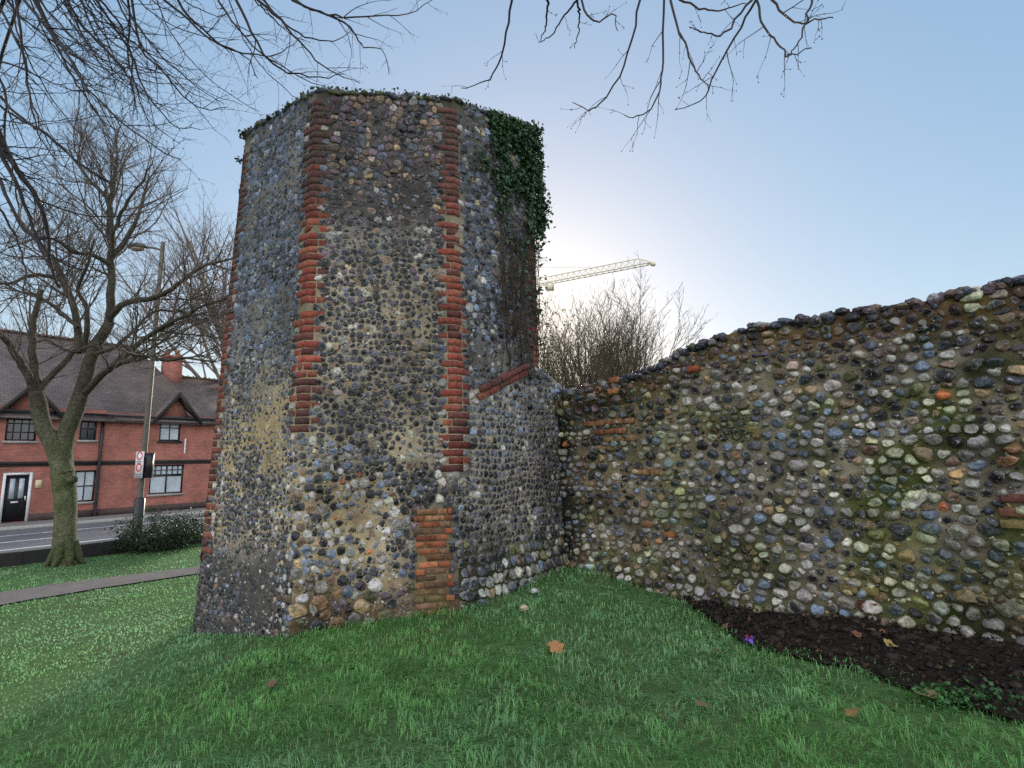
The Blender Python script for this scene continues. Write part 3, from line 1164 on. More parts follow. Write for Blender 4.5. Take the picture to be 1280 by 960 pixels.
# ---- ragged mossy top of the tower
tb, mossb = Bag(), Bag()
for i in range(8):
    a, b_ = corner(i, np.array(6.0)), corner(i + 1, np.array(6.0))
    e, n = face_frame(i)
    m = 26
    t = (np.arange(m) + rng.random(m)) / m
    for row in range(2):
        p = np.concatenate([a * (1 - t[:, None]) + b_ * t[:, None], (ZT[i] * (1 - t) + ZT[(i + 1) % 8] * t)[:, None]], 1)
        p += -n * (rng.uniform(.0, .05, (m, 1)) + row * .12)
        p[:, 2] += rng.uniform(-.035, .012, m) + .03 * (fbm(p * 2.2, 77) - .5)
        blobs(tb, p, np.stack([rng.uniform(.04, .075, m), rng.uniform(.04, .075, m), rng.uniform(.03, .05, m)], 1), PV[pick(m, dict(moss=4, dark=4, slate=3, purple=2, brown=1))])
    m = 330
    t = rng.random(m)
    p = np.concatenate([a * (1 - t[:, None]) + b_ * t[:, None], (ZT[i] * (1 - t) + ZT[(i + 1) % 8] * t)[:, None]], 1)
    nn = fbm(p * 3.0, 79)
    p += -n * rng.uniform(-.045, .1, (m, 1))
    p[:, 2] += rng.uniform(-.03, .045, m) * sstep(.3, .7, nn) + .015
    leaf_cards(mossb, p, rng.normal(size=(m, 3)) + np.array([0, 0, .8]), rng.uniform(.02, .045, m), np.array([.055, .10, .028]) * rng.uniform(.5, 1.4, (m, 1)))
tb.build('coping_stones', mFLINT, tower, smooth=True)
mossb.build('moss', mLEAF, tower)

# ---- the long rubble wall
wall = empty('flint_wall', (*(WP0 + WD * 3)[:2], .1), 'long rubble flint wall with ragged sloping top running from the tower across the lawn', 'wall')
wb = Bag()
nu, nz = 190, 84
U_, T_ = np.meshgrid(np.linspace(-.25, WLEN, nu + 1), np.linspace(0, 1, nz + 1), indexing='ij')
zt = wall_top(U_) + .03 * (fbm(np.stack([U_ * 6, U_ * 0, U_ * 0], -1).reshape(-1, 3), 90).reshape(U_.shape) - .5)
s, Zg = U_.ravel(), (-.4 + T_ * (zt + .4)).ravel()
p = WP0 + WD * s[:, None] + EZ * Zg[:, None]
n1 = fbm(p * 1.4, 91)
n2 = fbm(p * 3.5, 95)
col = mixc(np.tile(np.array([.26, .245, .21]), (len(s), 1)), np.tile(np.array([.32, .27, .19]), (len(s), 1)), sstep(2.6, .6, s) * sstep(.3, .6, n1))
col = mixc(col, np.tile(np.array([.17, .12, .075]), (len(s), 1)), sstep(.45, .2, zt.ravel() - Zg + .25 * (n1 - .5)))
mossw = np.clip(sstep(.48, .64, n2) * (.35 + .65 * sstep(2.0, 4.2, s)) + sstep(.7, .0, Zg + .6 * (n1 - .5)) * .8, 0, 1)
col = mixc(col, np.tile(np.array([.065, .085, .03]), (len(s), 1)), mossw * .85)
col = mixc(col, np.tile(np.array([.02, .02, .016]), (len(s), 1)), sstep(.5, .05, s + .3 * (n1 - .5)) * sstep(2.35, 2.1, Zg))  # corner shade below the jutting top band, painted into the wall mortar
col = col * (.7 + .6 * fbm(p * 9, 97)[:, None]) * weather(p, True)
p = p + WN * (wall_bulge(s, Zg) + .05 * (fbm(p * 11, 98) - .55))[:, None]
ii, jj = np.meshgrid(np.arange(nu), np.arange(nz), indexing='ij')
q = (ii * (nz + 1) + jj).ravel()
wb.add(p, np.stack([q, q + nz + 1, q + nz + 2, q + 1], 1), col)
fi = np.arange(nu + 1) * (nz + 1)
TK = .5
pt, pb_ = p[fi + nz], p[fi]
V = np.concatenate([pt, pt - WN * TK, pb_ - WN * TK, pb_])
m_ = np.arange(nu)
st = nu + 1
wb.add(V, [np.stack([m_ + k * st, m_ + 1 + k * st, m_ + 1 + (k + 1) * st, m_ + (k + 1) * st], 1) for k in (0, 1)] + [np.array([[nu, nu + st, nu + 2 * st, nu + 3 * st]])], MC['dark'] * 1.3)
wb.build('mortar_core', mMORTAR, wall, smooth=True)


def wall_map(x, z, h):
    return WP0 + WD * x[:, None] + EZ * z[:, None] + WN * (wall_bulge(x, z) + h)[:, None]


P = rows(.02, WLEN - .1, -.1, 3.2, lambda y: .08 + .012 * math.sin(y * 9), lambda y: 1.75, .28, 12)
wt = wall_top(P[:, 0])
keep = (P[:, 1] < wt - .03) & (rng.random(len(P)) > .07)
P = P[keep]
wt = wt[keep]
# stones get bigger and flatter towards the right-hand, older end
big = sstep(2.2, 4.2, P[:, 0])
P[:, 2] *= 1 - .18 * (1 - big) + .25 * big * rng.random(len(P))
kinds = pick(len(P), dict(grey=10, blue=2.2, slate=4, dark=4, white=2, tan=1, brown=1.4, pink=.5, rust=.06, moss=.5, brick=.03))
top = wt - P[:, 1] < .42 + .15 * rng.normal(size=len(P))
kinds[top] = pick(top.sum(), dict(purple=5, dark=5, slate=3, grey=1.5, brown=3, pink=1, tan=.6, brick=.08, blue=.3))
lft = (P[:, 0] < .8) & (P[:, 1] > 2.2)
kinds[lft] = pick(lft.sum(), dict(dark=8, purple=3, slate=2, grey=1.2, rust=.6, white=.6))
lowr = (P[:, 1] < .5)
kinds[lowr] = pick(lowr.sum(), dict(grey=8, white=3, moss=2, blue=1, dark=3, tan=1.6, brown=1.2))
ws = Bag()
lay_stones(ws, P, .009, np.where(top, 1.2, 1.12)[:, None], np.where(top, .055, .07), kinds, wall_map, rng.random(len(P)) * np.where(kinds == PK.index('dark'), .8, .15), .7, tiltk=.35, stain=weather_stone)
# chips of flint pushed into the joints
m = 3600
Pg = np.stack([rng.uniform(.1, WLEN - .1, m), rng.uniform(.0, 3.1, m), rng.uniform(.02, .05, m), rng.uniform(.015, .035, m)], 1)
Pg = Pg[Pg[:, 1] < wall_top(Pg[:, 0]) - .04]
for k in range(0, len(Pg), 900):
    q_ = Pg[k:k + 900]
    lay_stones(ws, q_, .002, 1.0, .030, pick(len(q_), dict(grey=4, dark=5, white=1, tan=2, brown=2, slate=3)), wall_map, None, .4, stain=weather_stone)
# a few big blocks near the foot at the right
for s_, z_, w_, h_, kd in ((4.45, .35, .34, .16, 'grey'), (4.15, .42, .24, .12, 'tan'), (4.75, .25, .28, .14, 'white'), (3.9, 1.2, .26, .13, 'grey'), (3.5, .95, .2, .12, 'tan'), (2.35, .22, .2, .1, 'grey')):
    lay_stones(ws, np.array([(s_ + dx, z_ + dy, w_, h_) for dx, dy in ((0, 0), (9, 0), (0, 9), (9, 9))])[:4], .0, 1.0, .06, np.full(4, PK.index(kd)), lambda x, z, h: wall_map(np.where(x > 8, s_, x), np.where(z > 5, -.3, z), h - np.where((x > 8) | (z > 5), .3, 0)), None, .9, stain=weather_stone)
# ragged coping stones
m = 190
s_ = np.sort(rng.uniform(0, WLEN, m))
z_ = wall_top(s_)
for row in range(4):
    cen = WP0 + WD * s_[:, None] + EZ * (z_ + rng.uniform(-.035, .02, m))[:, None] + WN * (.035 - row * .13 + rng.uniform(-.04, .02, m))[:, None]
    blobs(ws, cen, np.stack([rng.uniform(.04, .075, m), rng.uniform(.04, .065, m), rng.uniform(.028, .05, m)], 1), PV[pick(m, dict(purple=5, dark=4, slate=3, brown=3, grey=1, moss=1))], .3, ICO2 if row == 0 else ICO1)
    s_ = np.sort(rng.uniform(0, WLEN, m))
    z_ = wall_top(s_)
ws.build('flint_facing', mFLINT, wall, smooth=False)
# odd bricks in the wall
ob = Bag()
for (px_, py_, cnt, cl) in ((738, 530, 2, (.2, .09, .045)), (760, 528, 3, (.22, .1, .05)), (750, 540, 3, (.2, .085, .045)), (762, 549, 3, (.2, .13, .06)), (752, 560, 2, (.2, .14, .07)), (805, 590, 2, (.2, .12, .06)),
                            (868, 462, 1, (.3, .08, .04)), (772, 476, 1, (.22, .09, .05)), (771, 490, 1, (.28, .12, .05)), (1085, 756, 1, (.14, .04, .03)), (1062, 735, 2, (.16, .13, .05)), (1266, 622, 1, (.12, .05, .04)), (1265, 640, 2, (.13, .06, .04)), (1266, 655, 2, (.16, .13, .05)), (837, 668, 1, (.28, .12, .05)), (810, 655, 1, (.26, .12, .06))):
    c = on_plane(px_, py_, WP0, WN)
    for k in range(cnt):
        ss = float((c - WP0) @ WD) + k * .16
        cc_ = wall_map(np.array([ss]), np.array([c[2]]), np.array([.025]))[0]
        brick_block(ob, cc_, WD, WN, EZ, .145, .015, .066, np.array(cl) * math.exp(rng.normal(0, .15)))
ob.build('stray_bricks', mBRICK, wall)
# moss tufts on the wall
mw = Bag()
m = 9000
s_ = rng.uniform(.3, WLEN, m)
z_ = rng.uniform(.1, 1, m) * wall_top(s_)
pp = WP0 + WD * s_[:, None] + EZ * z_[:, None]
dens = sstep(.56, .68, fbm(pp * 3.5, 95)) * sstep(1.5, 4.0, s_) + .25 * sstep(.5, .1, z_) * sstep(2.5, 4, s_)
k = rng.random(m) < dens
pp = wall_map(s_[k], z_[k], rng.uniform(.0, .03, k.sum()))
leaf_cards(mw, pp, WN + rng.normal(size=(k.sum(), 3)) * .9, rng.uniform(.012, .028, k.sum()), np.array([.06, .095, .028]) * rng.uniform(.5, 1.5, (k.sum(), 1)))
mw.build('moss', mLEAF, wall)

# ------------------------------------------------------------------ soil bed, grass, litter
sb_s = np.linspace(1.7, WLEN, 90)
G = []
for t in np.linspace(0, 1, 9):
    wob = .2 * (fbm(np.stack([sb_s * 3.4, sb_s * 0, sb_s * 0], -1), 120) - .5)
    p = WP0 + WD * sb_s[:, None] + WN * ((bed_edge(sb_s) + wob * 1.5 + .1) * t - .05)[:, None]
    p[:, 2] = ground_z(p[:, 0], p[:, 1]) + .03 + .045 * (fbm(np.stack([p[:, 0], p[:, 1], p[:, 0] * 0], -1) * 7, 121) - .3) * (1 - t)
    G.append(p)
V = np.array(G)
na, nb = V.shape[:2]
i, j = np.meshgrid(np.arange(na - 1), np.arange(nb - 1), indexing='ij')
q = (i * nb + j).ravel()
V = V.reshape(-1, 3)
build('soil_bed', V, np.stack([q, q + nb, q + nb + 1, q + 1], 1), mSOIL, col=np.array([.022, .016, .013]) * (.6 + .9 * fbm(V * 6, 122)[:, None]), smooth=True)['kind'] = 'structure'


def wall_side(x, y):
    d = np.stack([x - WP0[0], y - WP0[1]], -1)
    return d @ WD[:2], d @ WN[:2]


def in_tower(x, y, grow=0.0):
    k = np.ones(np.shape(x), bool)
    for i in range(8):
        a, b_ = BOT[i], BOT[(i + 1) % 8]
        e = unit(b_ - a)
        n = np.array([e[1], -e[0]])
        k &= ((x - a[0]) * n[0] + (y - a[1]) * n[1]) < grow
    return k


def near_path(x, y):
    L = smooth_line((PATH_L + PATH_R) / 2, 120)[:, :2]
    d = np.min((x[:, None] - L[None, :, 0]) ** 2 + (y[:, None] - L[None, :, 1]) ** 2, 1)
    return d


def lawn_ok(x, y, soil_margin=0.0):
    a, _ = ab(x, y)
    s, t = wall_side(x, y)
    rs_, rt = (np.stack([x, y], -1) - LC[:2]) @ LE[:2], (np.stack([x, y], -1) - LC[:2]) @ LN[:2]
    ok = (a > .05) & ~in_tower(x, y, .0) & ((t > 0) | (s < -.3))
    ok &= ~((rs_ > -.05) & (rs_ < LLEN + .3) & (rt < .05) & (rt > -3))
    wob = .2 * (fbm(np.stack([s * 3.4, s * 0, s * 0], -1), 120) - .5)
    ok &= ~((s > 1.7) & (t < bed_edge(s) + wob * 1.5 + soil_margin))
    return ok


def scatter(n, x0, x1, y0, y1):
    return rng.uniform(x0, x1, n), rng.uniform(y0, y1, n)


N = 1250000
x, y = scatter(N, -15, 7.5, 1.2, 19)
d = np.hypot(x, y)
keep = rng.random(N) < np.minimum(1, (3.3 / d) ** 1.7)
x, y = x[keep], y[keep]
keep = (np.abs(x) < y * 1.15 + .8) & lawn_ok(x, y, -.05 + .13 * rng.normal(size=len(x))) & (near_path(x, y) > .24 + .04 * rng.normal(size=len(x)))
x, y = x[keep], y[keep]
thin = fbm(np.stack([x * 3.4, y * 3.4, x * 0], -1), 133)
keep = rng.random(len(x)) < .35 + .65 * sstep(.3, .52, thin)
x, y = x[keep], y[keep]
# clump: pull blades towards tuft centres
tn = len(x) // 9
ci = rng.integers(0, len(x), tn)
n = len(x)
tuft_of = rng.integers(0, 3, n)
cell = .055
gx, gy = np.floor(x / cell), np.floor(y / cell)
hx = _hash(gx.astype(np.int64), gy.astype(np.int64), np.zeros(n, np.int64), 5)
hy = _hash(gx.astype(np.int64), gy.astype(np.int64), np.ones(n, np.int64), 6)
cx, cy = (gx + hx) * cell, (gy + hy) * cell
pull = rng.uniform(.1, .75, n)
ox, oy = x - cx, y - cy
x, y = cx + ox * (1 - pull), cy + oy * (1 - pull)
z = ground_z(x, y) + .03 * (fbm(np.stack([x, y, ground_z(x, y)], -1) * 2.2, 3) - .5)
pos = np.stack([x, y, z - .004], 1)
dd = np.hypot(x, y)
patch = fbm(np.stack([x * .8, y * .8, x * 0], -1), 130)
patch2 = fbm(np.stack([x * 2.6, y * 2.6, x * 0], -1), 131)
L = (.035 + .045 * patch2 + .035 * rng.random(n)) * np.where(dd > 6, .75, 1.0)
L *= (.6 + .4 * sstep(-5, -1, x)) * .88
fs, ft = wall_side(x, y)
L *= 1 + .55 * (in_tower(x, y, .22) | ((fs > -.2) & (ft < .28))) * rng.random(n)
wd = .0042 + .0016 * np.clip(dd - 3, 0, 10)
az = rng.random(n) * 6.283
out = np.stack([ox, oy], 1) / (np.hypot(ox, oy)[:, None] + 1e-6)
ca = 6.283 * _hash(np.floor(x / .14).astype(np.int64), np.floor(y / .14).astype(np.int64), np.zeros(n, np.int64), 8)
lean = np.stack([np.cos(az), np.sin(az)], 1) * .45 + out * .45 + np.stack([np.cos(ca), np.sin(ca)], 1) * .55
bend = rng.uniform(.3, 1.9, n) * (.5 + 1.0 * _hash(gx.astype(np.int64), gy.astype(np.int64), np.full(n, 4, np.int64), 9))
side = np.stack([-lean[:, 1], lean[:, 0]], 1)
side /= np.linalg.norm(side, axis=1, keepdims=True) + 1e-9
side3 = np.concatenate([side, np.zeros((n, 1))], 1) * wd[:, None] / 2
lean3 = np.concatenate([lean, np.zeros((n, 1))], 1)
midp = pos + np.array([0, 0, 1.0]) * (L * .6)[:, None] + lean3 * (L * .22 * bend)[:, None]
tip = pos + np.array([0, 0, 1.0]) * (L * (1.0 - .4 * np.clip(bend, 0, 1)))[:, None] + lean3 * (L * .75 * bend)[:, None]
V = np.stack([pos - side3, pos + side3, midp - side3 * .8, midp + side3 * .8, tip], 1)
base = np.arange(n) * 5
F = [np.stack([base, base + 1, base + 3, base + 2], 1), np.stack([base + 2, base + 3, base + 4], 1)]
gcol = mixc(np.tile(np.array([.14, .35, .09]), (n, 1)), np.tile(np.array([.28, .60, .17]), (n, 1)), np.clip(patch2 * 1.2 - .1 + .25 * rng.normal(size=n), 0, 1))
dead = rng.random(n) < .04 + .16 * sstep(.55, .72, fbm(np.stack([x * 1.7, y * 1.7, x * 0], -1), 135))
gcol[dead] = np.array([.26, .22, .10])
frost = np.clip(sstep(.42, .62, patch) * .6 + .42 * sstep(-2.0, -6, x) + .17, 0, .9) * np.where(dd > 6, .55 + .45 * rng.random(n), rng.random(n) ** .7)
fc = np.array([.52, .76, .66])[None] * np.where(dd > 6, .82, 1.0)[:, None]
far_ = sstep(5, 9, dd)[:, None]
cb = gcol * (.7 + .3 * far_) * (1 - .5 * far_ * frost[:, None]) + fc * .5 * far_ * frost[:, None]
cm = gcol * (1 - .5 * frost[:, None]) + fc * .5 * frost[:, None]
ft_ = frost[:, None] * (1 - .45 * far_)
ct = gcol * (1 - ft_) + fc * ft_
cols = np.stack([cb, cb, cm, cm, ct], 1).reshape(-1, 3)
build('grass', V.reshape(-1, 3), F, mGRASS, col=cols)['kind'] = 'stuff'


# low weeds and clover near the masonry and in clumps
wbg = Bag()
m = 14000
x, y = scatter(m, -4.6, 6, 2.5, 9)
s, t = wall_side(x, y)
foot = in_tower(x, y, .3) | ((s > -.3) & (s < 2.2) & (t < .5))
clump = fbm(np.stack([x * 1.1, y * 1.1, x * 0], -1), 140)
k = (foot & (rng.random(m) < .8) | (clump > .58) & (rng.random(m) < .5)) & lawn_ok(x, y, -.05)
k |= (np.hypot(x - 3.05, (y - 3.55)) < .3) & (rng.random(m) < .9)
x, y = x[k], y[k]
# extra tuft on the edge of the soil
c = on_ground(1195, 882)
ex = rng.normal(0, .13, (420, 2)) * np.array([1.3, .6]) + c[:2]
x, y = np.concatenate([x, ex[:, 0]]), np.concatenate([y, ex[:, 1]])
p = np.stack([x, y, ground_z(x, y) + rng.uniform(.02, .09, len(x))], 1)
leaf_cards(wbg, p, np.array([0, 0, 1.2]) + rng.normal(size=(len(x), 3)) * .7, rng.uniform(.018, .04, len(x)), np.array([.04, .12, .03]) * rng.uniform(.5, 1.5, (len(x), 1)))
wbg.build('weeds', mLEAF)['kind'] = 'stuff'

lit = Bag()
m = 420
s = rng.uniform(1.75, WLEN, m)
t = rng.random(m) * bed_edge(s)
p = WP0 + WD * s[:, None] + WN * t[:, None]
p[:, 2] = ground_z(p[:, 0], p[:, 1]) + .045
blobs(lit, p, rng.uniform(.012, .05, (m, 1)) * np.array([[1.2, 1, .7]]), np.array([.022, .017, .014]) * rng.uniform(.6, 2.2, (m, 1)), .35)
m = 5200
s = rng.uniform(1.7, WLEN, m)
t = rng.random(m) * (bed_edge(s) + .05)
p = WP0 + WD * s[:, None] + WN * t[:, None]
p[:, 2] = ground_z(p[:, 0], p[:, 1]) + rng.uniform(.03, .085, m)
cset = np.array([(.03, .02, .015), (.045, .03, .02), (.02, .016, .016), (.075, .045, .03), (.035, .032, .036)])
leaf_cards(lit, p, np.array([0, 0, 1.0]) + rng.normal(size=(m, 3)) * .8, rng.uniform(.014, .045, m), cset[rng.integers(0, 5, m)] * rng.uniform(.6, 1.3, (m, 1)), fold=.5)
lit.build('leaf_litter', mDRY)['kind'] = 'stuff'


def dry_leaf(x, y, size, col, label, rot=0.0):
    p = on_ground(x, y)
    lobes = []
    for k in range(22):
        a = k / 22 * 2 * math.pi
        r = .5 * (.62 + .38 * abs(math.cos(2.5 * a))) * (1 + .08 * math.sin(7 * a))
        lobes.append((r * math.cos(a), r * math.sin(a), .16 * math.cos(2 * a + rot) * r + .12 * abs(r * math.sin(a))))
    Vl = np.array(lobes + [(0, 0, 0)]) * size
    R = Matrix.Rotation(rot, 3, 'Z') @ Matrix.Rotation(.5 * math.sin(rot * 3 + 1), 3, 'X')
    Vl = Vl @ np.array(R).T
    Vl[:, 2] += .058
    q = np.arange(22)
    o = build('fallen_leaf', Vl + p, np.stack([q, (q + 1) % 22, np.full(22, 22)], 1), mDRY, col=np.array(col), origin=p, smooth=False)
    tag(o, label, 'leaf', 'fallen leaves on the ground')


dry_leaf(695, 818, .15, (.42, .20, .09), 'biggest bright tan leaf, alone on open grass below the wall and tower corner', .3)
dry_leaf(905, 792, .11, (.25, .12, .07), 'brown leaf where the grass meets the soil bed near its narrow end', 1.2)
dry_leaf(897, 824, .09, (.36, .2, .12), 'small tan leaf in the grass beside the purple scrap', 2.1)
dry_leaf(1160, 880, .15, (.36, .23, .12), 'large pale tan leaf between the soil and a green weed clump', .8)
dry_leaf(1090, 797, .11, (.28, .14, .08), 'reddish brown leaf on the soil right against the wall foot', 1.9)
dry_leaf(1107, 800, .1, (.33, .17, .1), 'tan leaf on the soil touching a reddish brown leaf', 2.8)
dry_leaf(1115, 815, .11, (.38, .28, .1), 'yellowish leaf in the middle of the soil bed', 3.6)
dry_leaf(1072, 802, .09, (.2, .1, .06), 'dark brown curled leaf on soil, near the two reddish leaves', .1)
dry_leaf(1068, 903, .1, (.3, .19, .07), 'ochre leaf sunk in the grass below the soil bed', 4.4)
dry_leaf(878, 892, .1, (.2, .15, .09), 'dull brown leaf deep in the foreground grass', 5.0)
dry_leaf(571, 827, .08, (.3, .17, .12), 'small upright brown leaf in the grass below the brick pier', 1.0)
dry_leaf(537, 797, .07, (.28, .16, .1), 'small pinkish brown leaf close to the foot of the tower', 2.2)
dry_leaf(338, 866, .08, (.16, .1, .07), 'dark brown leaf on the grass in front of the tower\'s left edge', 3.1)

# purple scrap
p = on_ground(938, 812)
b = Bag()
for k in range(7):
    a = k * 2.4
    q = p + np.array([.02 * math.cos(a), .02 * math.sin(a), .05 + .008 * k])
    leaf_cards(b, q[None], np.array([[math.cos(a), math.sin(a), .6]]), np.array([.05]), np.array([[.16, .09, .55]]) if k % 3 else np.array([[.5, .06, .12]]), .4)
tag(b.build('litter_scrap', mLEAF, origin=p), 'small crumpled purple and red scrap at the edge of the soil', 'litter')
# loose stones
for (px_, py_, r_, cl, lb) in ((655, 767, .04, (.42, .34, .22), 'round sandy loose flint lying in the grass below the inner corner'), (668, 744, .035, (.4, .41, .42), 'pale grey loose flint against the foot of the tower near the inner corner')):
    p = on_ground(px_, py_)
    b = Bag()
    blobs(b, [p + np.array([0, 0, r_ * .8 + .02])], np.array([[r_ * 1.2, r_, r_ * .9]]), np.array([cl]), .25, ICO2)
    tag(b.build('loose_flint', mFLINT, origin=p, smooth=True), lb, 'stone', 'loose flints by the corner')

# ------------------------------------------------------------------ ivy on the tower's right-hand face
iv0 = np.array([*corner(1, np.array(0.0)), 0.0])
ivy = empty('ivy', (iv0[0], iv0[1], 2.6), 'dark green ivy hanging over the top right edge of the flint tower', 'ivy')
e0, n0 = face_frame(0)
lb_, sb_ = Bag(), Bag()
m = 16000
x = rng.uniform(-.75, .95, m)
z = rng.uniform(2.7, 6.55, m)
cl = fbm(np.stack([x * 3, z * 3, x * 0], -1), 150)
# dense top right patch, thinning downwards
lim = np.interp(z, [2.7, 3.2, 4.2, 4.6, 5.0, 5.4, 6.1, 6.6], [.6, .4, .15, .05, -.02, -.05, -.2, -.3])
dens = np.interp(z, [2.7, 3.6, 4.3, 4.8, 5.1, 6.6], [.015, .03, .1, .35, .8, 1.0])
k = (z < 6.0 + .36 * (x + .84) / 1.6) & (x > lim - .05 + 1.3 * (cl - .5) + .12 * rng.normal(size=m)) & (rng.random(m) < dens * sstep(.32, .52, cl + .1 * (z > 5.2))) & (z < 6.45)
x, z, cl = x[k], z[k], cl[k]
n_ = len(x)
hw = np.linalg.norm(corner(1, z) - corner(0, z), axis=1) / 2
over = np.maximum(x - hw, 0)
h = rng.uniform(.012, .075, n_) + .06 * (cl - .4)
p = fm[0](np.minimum(x, hw + .02), np.minimum(z, 6.45), h)
p += (e0 * over[:, None] * .7)
cols = mixc(np.tile(np.array([.024, .062, .024]), (n_, 1)), np.tile(np.array([.075, .15, .055]), (n_, 1)), rng.random(n_) ** 2)
leaf_cards(lb_, p, n0 + np.array([0, 0, .5]) + rng.normal(size=(n_, 3)) * .55, rng.uniform(.035, .085, n_), cols)
# bulges that hang past the edge
edge = lambda z: np.array([*corner(1, np.array(z)), z])
for (zc, out_, rr, cnt) in ((6.2, .0, .1, 170), (6.0, .02, .1, 110), (5.75, .03, .11, 130), (5.6, .02, .1, 70), (5.4, .07, .11, 130), (5.18, .14, .13, 240), (4.98, .16, .11, 170), (4.8, .1, .09, 80), (4.5, .03, .07, 25), (3.9, .03, .05, 14), (3.6, .04, .05, 10), (3.2, .03, .05, 8)):
    c = edge(zc) + e0 * out_ + n0 * .02
    p = c + rng.normal(size=(cnt, 3)) * rr * np.array([.5, .6, .7])
    cols = np.array([.022, .055, .018]) * rng.uniform(.5, 1.5, (cnt, 1))
    leaf_cards(lb_, p, rng.normal(size=(cnt, 3)) + n0 * .6, rng.uniform(.035, .07, cnt), cols)
# airy shoots with a few leaves
stems = []
for k in range(70):
    zc = rng.uniform(3.0, 6.2)
    p0 = edge(zc) + n0 * rng.uniform(-.05, .03)
    d = unit(e0 * rng.uniform(.5, 1.2) + EZ * rng.uniform(-.2, .9) + rng.normal(size=3) * .3)
    Ln = rng.uniform(.12, .42)
    pts = [p0 + d * Ln * t + EZ * .1 * Ln * math.sin(3 * t) for t in np.linspace(0, 1, 5)]
    stems.append((pts, np.linspace(.005, .002, 5)))
    for q in pts[1:]:
        if rng.random() < (.85 if zc > 4.6 else .3):
            leaf_cards(lb_, (q + rng.normal(size=3) * .012)[None], rng.normal(size=(1, 3)), np.array([rng.uniform(.03, .055)]), np.array([[.03, .065, .022]]))
tubes(sb_, stems, 3, lambda V: np.tile(np.array([.07, .05, .035]), (len(V), 1)))
# old stems crawling down the face
stems = []
for k in range(95):
    x = rng.uniform(-.05, .8)
    z0_ = rng.uniform(3.6, 5.3)
    z1_ = max(2.65, z0_ - rng.uniform(.4, 1.8))
    zz = np.linspace(z0_, z1_, 9)
    xx = x + np.cumsum(rng.normal(0, .025, 9))
    hwz = np.linalg.norm(corner(1, zz) - corner(0, zz), axis=1) / 2
    pts = fm[0](np.minimum(xx, hwz), zz, np.full(9, .045) + .012 * rng.normal(size=9))
    stems.append((pts, np.linspace(.002, .005, 9)))
tubes(sb_, stems, 4, lambda V: np.tile(np.array([.075, .055, .042]), (len(V), 1)) * (.7 + .6 * fbm(V * 6, 3)[:, None]))
lb_.build('leaves', mLEAF, ivy)
sb_.build('stems', mBARK, ivy)
# small plants rooted in the left edge of the tower
for (px_, py_, lab) in ((309, 168, 'tiny green plant sprouting at the top left corner of the tower'), (304, 205, 'small dark green tuft growing from the left edge of the tower below its top')):
    zc = 6.0 if py_ < 190 else 5.62
    p = np.array([*corner(6, np.array(zc)), zc])
    b = Bag()
    m = 22
    dirs = unit(np.append(corner(6, np.array(zc)) - TO, .4))
    q = p + dirs * rng.uniform(0, .09, (m, 1)) + rng.normal(size=(m, 3)) * .022
    leaf_cards(b, q, rng.normal(size=(m, 3)), rng.uniform(.03, .06, m), np.array([.03, .065, .025]) * rng.uniform(.6, 1.4, (m, 1)))
    tag(b.build('wall_plant', mLEAF, origin=p), lab, 'plant', 'small plants on the tower')


# ------------------------------------------------------------------ trees
def sprout(out, p, d, L, r, lev, maxlev, up, wig, kids, seg=.16, ratio=(.35, .65), spread=(.5, 1.0), t0=.2, mins=4):
    n = max(mins, min(12, int(L / seg)))
    pts, rr = [p], [r]
    dirs = []
    dcur = d
    for k in range(n):
        dcur = dcur + np.array([random.gauss(0, wig), random.gauss(0, wig), random.gauss(0, wig)]) + up
        dcur = dcur / math.sqrt(dcur @ dcur)
        p = p + dcur * (L / n)
        pts.append(p)
        dirs.append(dcur)
        rr.append(r * (1 - .75 * (k + 1) / n))
    out.setdefault(lev, []).append((pts, rr))
    if lev < maxlev:
        add_kids(out, pts, rr, L, lev, maxlev, up, wig, kids, seg, ratio, spread, t0)


def add_kids(out, pts, rr, L, lev, maxlev, up, wig, kids, seg=.16, ratio=(.35, .65), spread=(.5, 1.0), t0=.2, Lmax=9):
    n = len(pts) - 1
    nk = max(1, int(kids[min(lev, len(kids) - 1)] * L + random.random()))
    for k in range(nk):
        t = t0 + (1 - t0) * (k + random.random()) / nk
        i = min(n - 1, int(t * n))
        f = t * n - i
        q = pts[i] * (1 - f) + pts[i + 1] * f
        ax = pts[i + 1] - pts[i]
        ax = ax / (math.sqrt(ax @ ax) + 1e-9)
        rv = np.array([random.gauss(0, 1), random.gauss(0, 1), random.gauss(0, 1)])
        rv = rv - ax * (rv @ ax)
        rv = rv / (math.sqrt(rv @ rv) + 1e-9)
        an = random.uniform(*spread)
        d = ax * math.cos(an) + rv * math.sin(an)
        l2 = min(Lmax, L * random.uniform(*ratio) * (1.15 - .55 * t))
        r2 = max(RMIN, min(rr[i] * .6, l2 * .012))
        sprout(out, q, d, l2, r2, lev + 1, maxlev, up, wig, kids, seg, ratio, spread, .15)


RMIN = .0021


def bark_col(c1, c2, sc_=3.0, seed=9):
    c1, c2 = np.array(c1), np.array(c2)

    def fn(V):
        n = fbm(V * sc_, seed)[:, None]
        n = np.clip(n * 1.8 - .4, 0, 1)
        return c1 * (1 - n) + c2 * n
    return fn


def traced(px_pts, Ys, r0, r1, n=14, wob=.0):
    Ys = np.interp(np.linspace(0, 1, len(px_pts)), np.linspace(0, 1, len(Ys)), Ys)
    P = [at_y(x, y, Y) for (x, y), Y in zip(px_pts, Ys)]
    P = smooth_line(P, n)
    P[1:-1] += rng.normal(0, 1, (n - 2, 3)) * wob
    t = np.linspace(0, 1, n)
    return [p for p in P], list(r0 * (1 - t) + r1 * t)


RMIN = .0034
